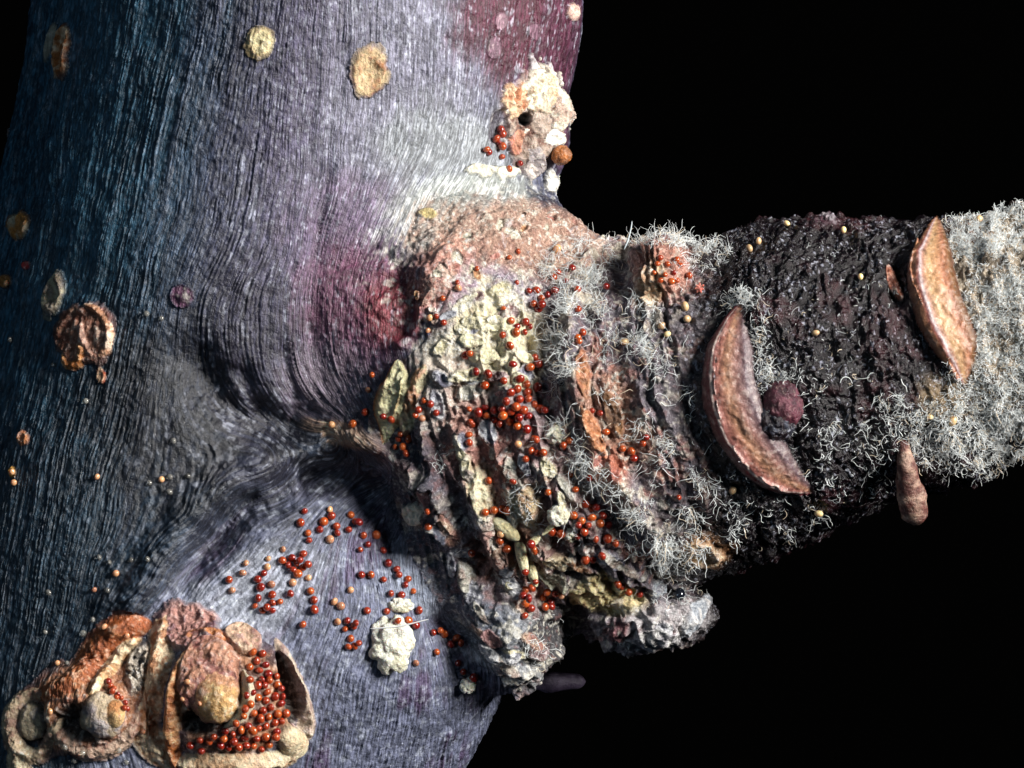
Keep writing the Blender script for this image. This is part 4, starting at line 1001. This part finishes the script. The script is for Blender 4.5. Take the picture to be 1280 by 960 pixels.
EGGS = [  # label, group, radius, kind, positions
 ('red mite egg heaped in the open bowl of the large bud scar', 'eggs heaped in the bud scar', 6.0, 'egg', bowl_eggs),
 ('red mite egg beside the round pale knob of the arched bud scar', 'eggs in the arched scar', 4.6, 'egg', Z7([(400, 640), (412, 652), (425, 660), (440, 685), (432, 700), (452, 700), (460, 735), (472, 740), (465, 715), (418, 672)])),
 ('red mite egg in the patch along the top edge of the grey swelling', 'eggs on top of the swelling', 6.0, 'egg', Z8([(418, 150), (405, 190), (430, 230), (435, 255), (470, 217), (490, 185), (515, 165), (535, 200), (537, 228), (582, 220), (590, 165), (605, 185), (622, 190), (637, 238), (680, 240), (655, 275), (625, 292), (708, 295)])),
 ('red mite egg in the patch above the large bud scar', 'eggs above the bud scar', 5.8, 'egg', Z8([(335, 330), (370, 320), (412, 305), (360, 348), (388, 340), (395, 378), (412, 357), (430, 345), (400, 330), (375, 362), (247, 397), (255, 432), (245, 468), (233, 497), (262, 516), (298, 457), (300, 490), (298, 520), (327, 485), (362, 453), (440, 445), (455, 478), (455, 512), (265, 380), (138, 402), (280, 505)])),
 ('red mite egg in the fold between the swelling and the spur base', 'eggs in the fold', 6.0, 'egg', Z8([(728, 345), (762, 360), (630, 382), (667, 382), (712, 403), (768, 382), (740, 453), (775, 460), (800, 400), (820, 445), (790, 422), (840, 515), (893, 600), (938, 605), (905, 670), (962, 640), (985, 620), (1000, 640), (990, 710), (1010, 740), (1045, 762), (925, 590)])),
 ('red mite egg crowding round the large white crumbly lump', 'eggs beside the white lump', 5.8, 'egg', Z8([(650, 520), (723, 517), (765, 555), (800, 552), (825, 570), (575, 555), (600, 572), (567, 585), (608, 562), (590, 620), (580, 650), (605, 648), (617, 635), (410, 565)])),
 ('red mite egg in the crowded pile at the middle of the spur base', 'eggs piled in mid spur base', 6.4, 'egg', ZC6([(330, 360), (160, 385), (195, 300), (100, 290), (520, 255), (440, 340), (490, 385), (390, 230), (570, 170), (600, 220), (580, 410), (500, 450), (370, 460), (440, 510), (510, 505), (340, 520), (170, 570), (110, 620), (180, 640), (245, 590), (310, 580), (310, 635), (245, 670), (380, 610), (375, 680), (470, 600), (510, 640), (290, 705), (430, 720), (500, 740), (600, 590), (645, 590), (430, 430), (560, 545), (440, 650), (420, 560)])),
 ('red mite egg in the clefts below the crowded pile on the spur base', 'eggs below the pile', 5.6, 'egg', ZC6([(560, 820), (545, 920), (790, 880), (850, 830), (60, 700), (30, 790), (40, 860), (590, 935), (640, 930)]) + Z6([(565, 30), (530, 100), (690, 155), (730, 160), (765, 172), (710, 215), (612, 222), (390, 182), (480, 185), (170, 350), (165, 295)])),
 ('red mite egg on the upper spur base next to the white hairs', 'eggs on the upper spur base', 5.8, 'egg', Z3([(930, 200), (975, 215), (1000, 165), (1015, 248), (945, 180), (835, 250), (880, 275), (908, 265), (935, 250), (865, 320), (885, 300), (770, 360), (792, 385), (822, 365), (817, 402), (785, 405), (740, 415), (765, 452), (860, 245), (855, 295), (840, 380), (600, 490), (620, 480)])),
 ('red mite egg stuck in the white hairs on the side spur', 'eggs among the hairs', 5.4, 'egg', Z3([(1125, 237), (1015, 322), (1035, 405), (1020, 420)]) + ZC6([(1090, 620), (1130, 770), (920, 40), (1020, 600)]) + Z6([(920, 70), (930, 100), (965, 40), (975, 20), (1095, 245), (885, 60), (670, 50)])),
 ('small red mite egg on the scurfy pink collar of the branch', 'eggs on the collar', 4.6, 'egg', Z3([(640, 165), (570, 215), (515, 275), (765, 125), (795, 100), (740, 310), (790, 220), (490, 345), (520, 365)])),
 ('red mite egg round the pale yellow callus pad', 'eggs round the callus pad', 5.4, 'egg', Z3([(230, 700), (255, 565), (300, 715), (327, 725), (185, 745), (350, 800), (365, 825), (380, 850), (340, 830), (395, 800), (430, 690), (450, 660), (472, 672), (415, 712), (490, 700), (610, 690), (620, 740), (360, 780)])),
 ('red mite egg in the cluster by the white beads and the husk', 'eggs by the white beads', 6.0, 'egg', Z6([(745, 268), (768, 282), (792, 280), (705, 310), (735, 330), (762, 345), (745, 368), (720, 345), (772, 320), (810, 310), (640, 370), (658, 378), (620, 370), (790, 400), (830, 395), (860, 415), (720, 388), (810, 455), (780, 470), (750, 472), (800, 340), (830, 345), (375, 300), (405, 295), (440, 285), (460, 290), (430, 405), (452, 440), (325, 445), (550, 415), (560, 442), (560, 440)])),
 ('red mite egg in the low cluster on the ragged foot of the spur base', 'eggs on the ragged foot', 6.0, 'egg', Z6([(520, 590), (542, 580), (525, 637), (515, 608), (540, 660), (520, 685), (565, 555), (610, 590), (615, 630), (590, 618), (640, 600), (537, 620), (525, 520), (625, 650), (600, 650)])),
 ('bright red mite egg in the short row on the cream shelf', 'eggs on the cream shelf', 6.2, 'egg', Z6([(870, 560), (910, 590), (950, 600), (885, 572)])),
 ('small red mite egg on the pink knob of the side spur', 'eggs on the pink knob', 4.6, 'egg', Z4([(495, 250), (520, 270), (550, 250), (540, 300), (510, 310), (530, 332), (495, 330), (552, 330), (480, 268), (470, 300), (565, 272), (600, 312), (290, 355)])),
 ('red mite egg beside the cream bud scar at the stem edge', 'eggs at the upper bud scar', 5.6, 'egg', ZU([(300, 575), (325, 590), (245, 625), (230, 610), (320, 650), (365, 730), (425, 695), (310, 490), (322, 520), (285, 548)])),
 ('pale orange mite egg among the red ones on the grey swelling', 'pale eggs on the swelling', 5.4, 'egg_pale', Z8([(512, 140), (510, 252), (540, 560), (530, 485), (555, 500), (590, 440), (375, 415), (432, 395), (340, 290), (287, 322), (278, 355), (200, 340), (190, 372), (295, 415), (150, 440), (830, 710)])),
 ('pale orange mite egg on the spur base', 'pale eggs on the spur base', 5.4, 'egg_pale', Z3([(575, 235), (240, 620), (105, 745), (470, 350), (465, 395), (440, 720), (940, 95)]) + ZC6([(440, 865)]) + Z6([(500, 45), (660, 605), (430, 380)])),
 ('pale bead on the brown rims of the bud scars', 'beads on the bud scars', 4.2, 'egg_pale', Z7([(700, 640), (745, 715), (560, 790), (530, 820), (470, 465), (680, 700)])),
 ('clear glassy egg shell on the dark stem', 'glassy shells on the stem', 4.6, 'shell', ZL([(545, 275), (602, 290), (555, 905), (632, 880), (700, 880), (630, 935), (320, 600), (40, 375), (200, 465), (645, 750)]) + Z7([(410, 190), (400, 300), (350, 405), (490, 185), (550, 180), (250, 570), (370, 175), (310, 460), (170, 450), (180, 305), (240, 880), (310, 900), (440, 890), (280, 930), (470, 940)])),
 ('tiny orange egg on the dark lower stem', 'orange eggs on the stem', 4.6, 'egg_pale', ZL([(600, 890), (365, 880), (50, 865), (55, 905), (30, 160)]) + Z7([(435, 235), (390, 435), (220, 570), (190, 750), (350, 300)])),
]
GRAINS = Z4([(520, 530), (592, 475), (362, 560), (1070, 525), (965, 122), (860, 187), (825, 215), (1175, 145), (585, 430), (500, 500)]) + [(1076, 347), (916, 612), (1023, 640), (1190, 525), (1163, 520), (1225, 275)]
ev, ef = ico(3); ev = ev * np.array([1, 1, 0.93]) * S
def egg_mesh(name, mat):
    me = bpy.data.meshes.new(name); me.from_pydata([tuple(v_) for v_ in ev], [], [tuple(map(int, f)) for f in ef])
    me.polygons.foreach_set('use_smooth', [True] * len(me.polygons)); me.materials.append(M[mat]); return me
EM = {k: egg_mesh(k, k) for k in ('egg', 'egg_pale', 'shell', 'grain', 'bead')}
placed = []
from mathutils import Vector, Euler
def place(name, kind, u, v, r, label, cat, group, sq=1.0):
    dz = top_depth(u, v, 2); dd, nn = surf(u, v)
    d = max(dz if dz is not None else dd[0], dd[0] - 10); n = nn[0]
    p = P(u, v, d) + n * r * 0.4
    for _ in range(6):
        mv = False
        for (q, rr) in placed:
            w_ = p - q; L_ = np.linalg.norm(w_); need = (r + rr) * 0.86
            if L_ < need:
                lat2 = w_[0] ** 2 + w_[1] ** 2; dzn = math.sqrt(max(need * need - lat2, 0)); nd = q[2] + dzn
                if nd > p[2] + 0.05: p = P(u, v, nd); mv = True
        if not mv: break
    placed.append((p, r))
    o = bpy.data.objects.new(name, EM[kind]); col.objects.link(o)
    o.location = Vector(world(p[None])[0]); o.scale = (r * (0.9 + 0.2 * erng.random()), r * sq, r * (0.82 + 0.22 * erng.random()))
    o.rotation_euler = Euler(tuple(erng.random(3) * 6.28))
    return tag(o, label, cat, group)
cnt = {}
def sub_label(label, u, v):
    near = lambda a, b_, r_: (u - a) ** 2 + (v - b_) ** 2 < r_ * r_
    if 'open bowl' in label:
        if near(275, 874, 46): return 'red mite egg touching the tan knob inside the large bud scar'
        if v > 917: return 'red mite egg beside the long cream rim of the large bud scar'
        if v < 842: return 'red mite egg at the narrow end of the heap in the large bud scar'
        if u > 343: return 'red mite egg against the thin grey wall of the large bud scar'
    if 'crowded pile' in label:
        if u > 664: return 'red mite egg at the hairy edge of the crowded pile on the spur base'
        if v < 488: return 'red mite egg lying loose on cream bark just above the crowded pile'
        if v > 528: return 'red mite egg on the pale lip under the crowded pile'
    if 'white beads' in label:
        if near(699, 642, 34): return 'red mite egg touching the round white bead on the spur base'
        if u < 672: return 'red mite egg beside the pale yellow husk on the spur base'
        if v > 690: return 'red mite egg under the flat tan flake below the white beads'
    if 'fold between' in label and v > 775: return 'dark red mite egg deep in the shaded end of the fold under the spur'
    if 'above the large bud scar' in label:
        if u > 340 and v > 700 and v < 722 or (u > 348 and v < 720): return 'red mite egg in the tight knot above the large bud scar'
        if u > 380: return 'red mite egg in the short line of three above the large bud scar'
    if 'top edge of the grey swelling' in label and u > 440: return 'red mite egg near the dark fold at the top of the grey swelling'
    if 'callus pad' in label and u > 515: return 'red mite egg on the tan ridge next to the pale yellow callus pad'
    return label
for label0, group0, r, kind, ps in EGGS:
    for (u, v) in ps:
        label = sub_label(label0, u, v); group = group0 if label == label0 else label.replace('red mite egg', 'eggs')
        u += erng.normal() * 0.6; v += erng.normal() * 0.6
        nm = {'egg': 'mite_egg', 'egg_pale': 'pale_egg', 'shell': 'egg_shell'}[kind]; cnt[nm] = cnt.get(nm, 0) + 1
        place(nm, kind, u, v, r * (0.68 + 0.3 * erng.random()), label, {'egg': 'egg', 'egg_pale': 'egg', 'shell': 'egg shell'}[kind], group)
for (u, v) in GRAINS:
    place('cream_grain', 'grain', u, v, 4.2 + 2 * erng.random(), 'cream yellow grain stuck on the dark bark of the side spur', 'grain', 'grains on the side spur', 0.75)
place('black_bead', 'bead', 846, 745, 9, 'glossy black bead in the hollow of the ragged shelf', 'bead', None)
print('EGGS', cnt)
# a small star-shaped red crumb beside the pink knob
pst = P(874, 360, float(top_depth(874, 360)))
Vv, Ft = ICO4
arm = np.zeros(len(Vv))
for k in range(7):
    a_ = 2 * math.pi * k / 7 + 0.3; arm = np.maximum(arm, np.clip(Vv @ np.array([math.cos(a_), math.sin(a_), 0.25 * math.sin(k * 2.3)]) / 1.03, 0, 1) ** 14)
q = Vv * (2.8 + 4.6 * arm)[:, None] * np.array([1, 1, 0.8]) + pst + np.array([0, 0, 4.0])
tag(mesh_obj('star_crumb', q, Ft, M['tissue'], None, colour_of(q, (176, 80, 66), (200, 130, 112), 5)), 'pinkish red star shaped crumb with short arms beside the pink knob', 'crumb')
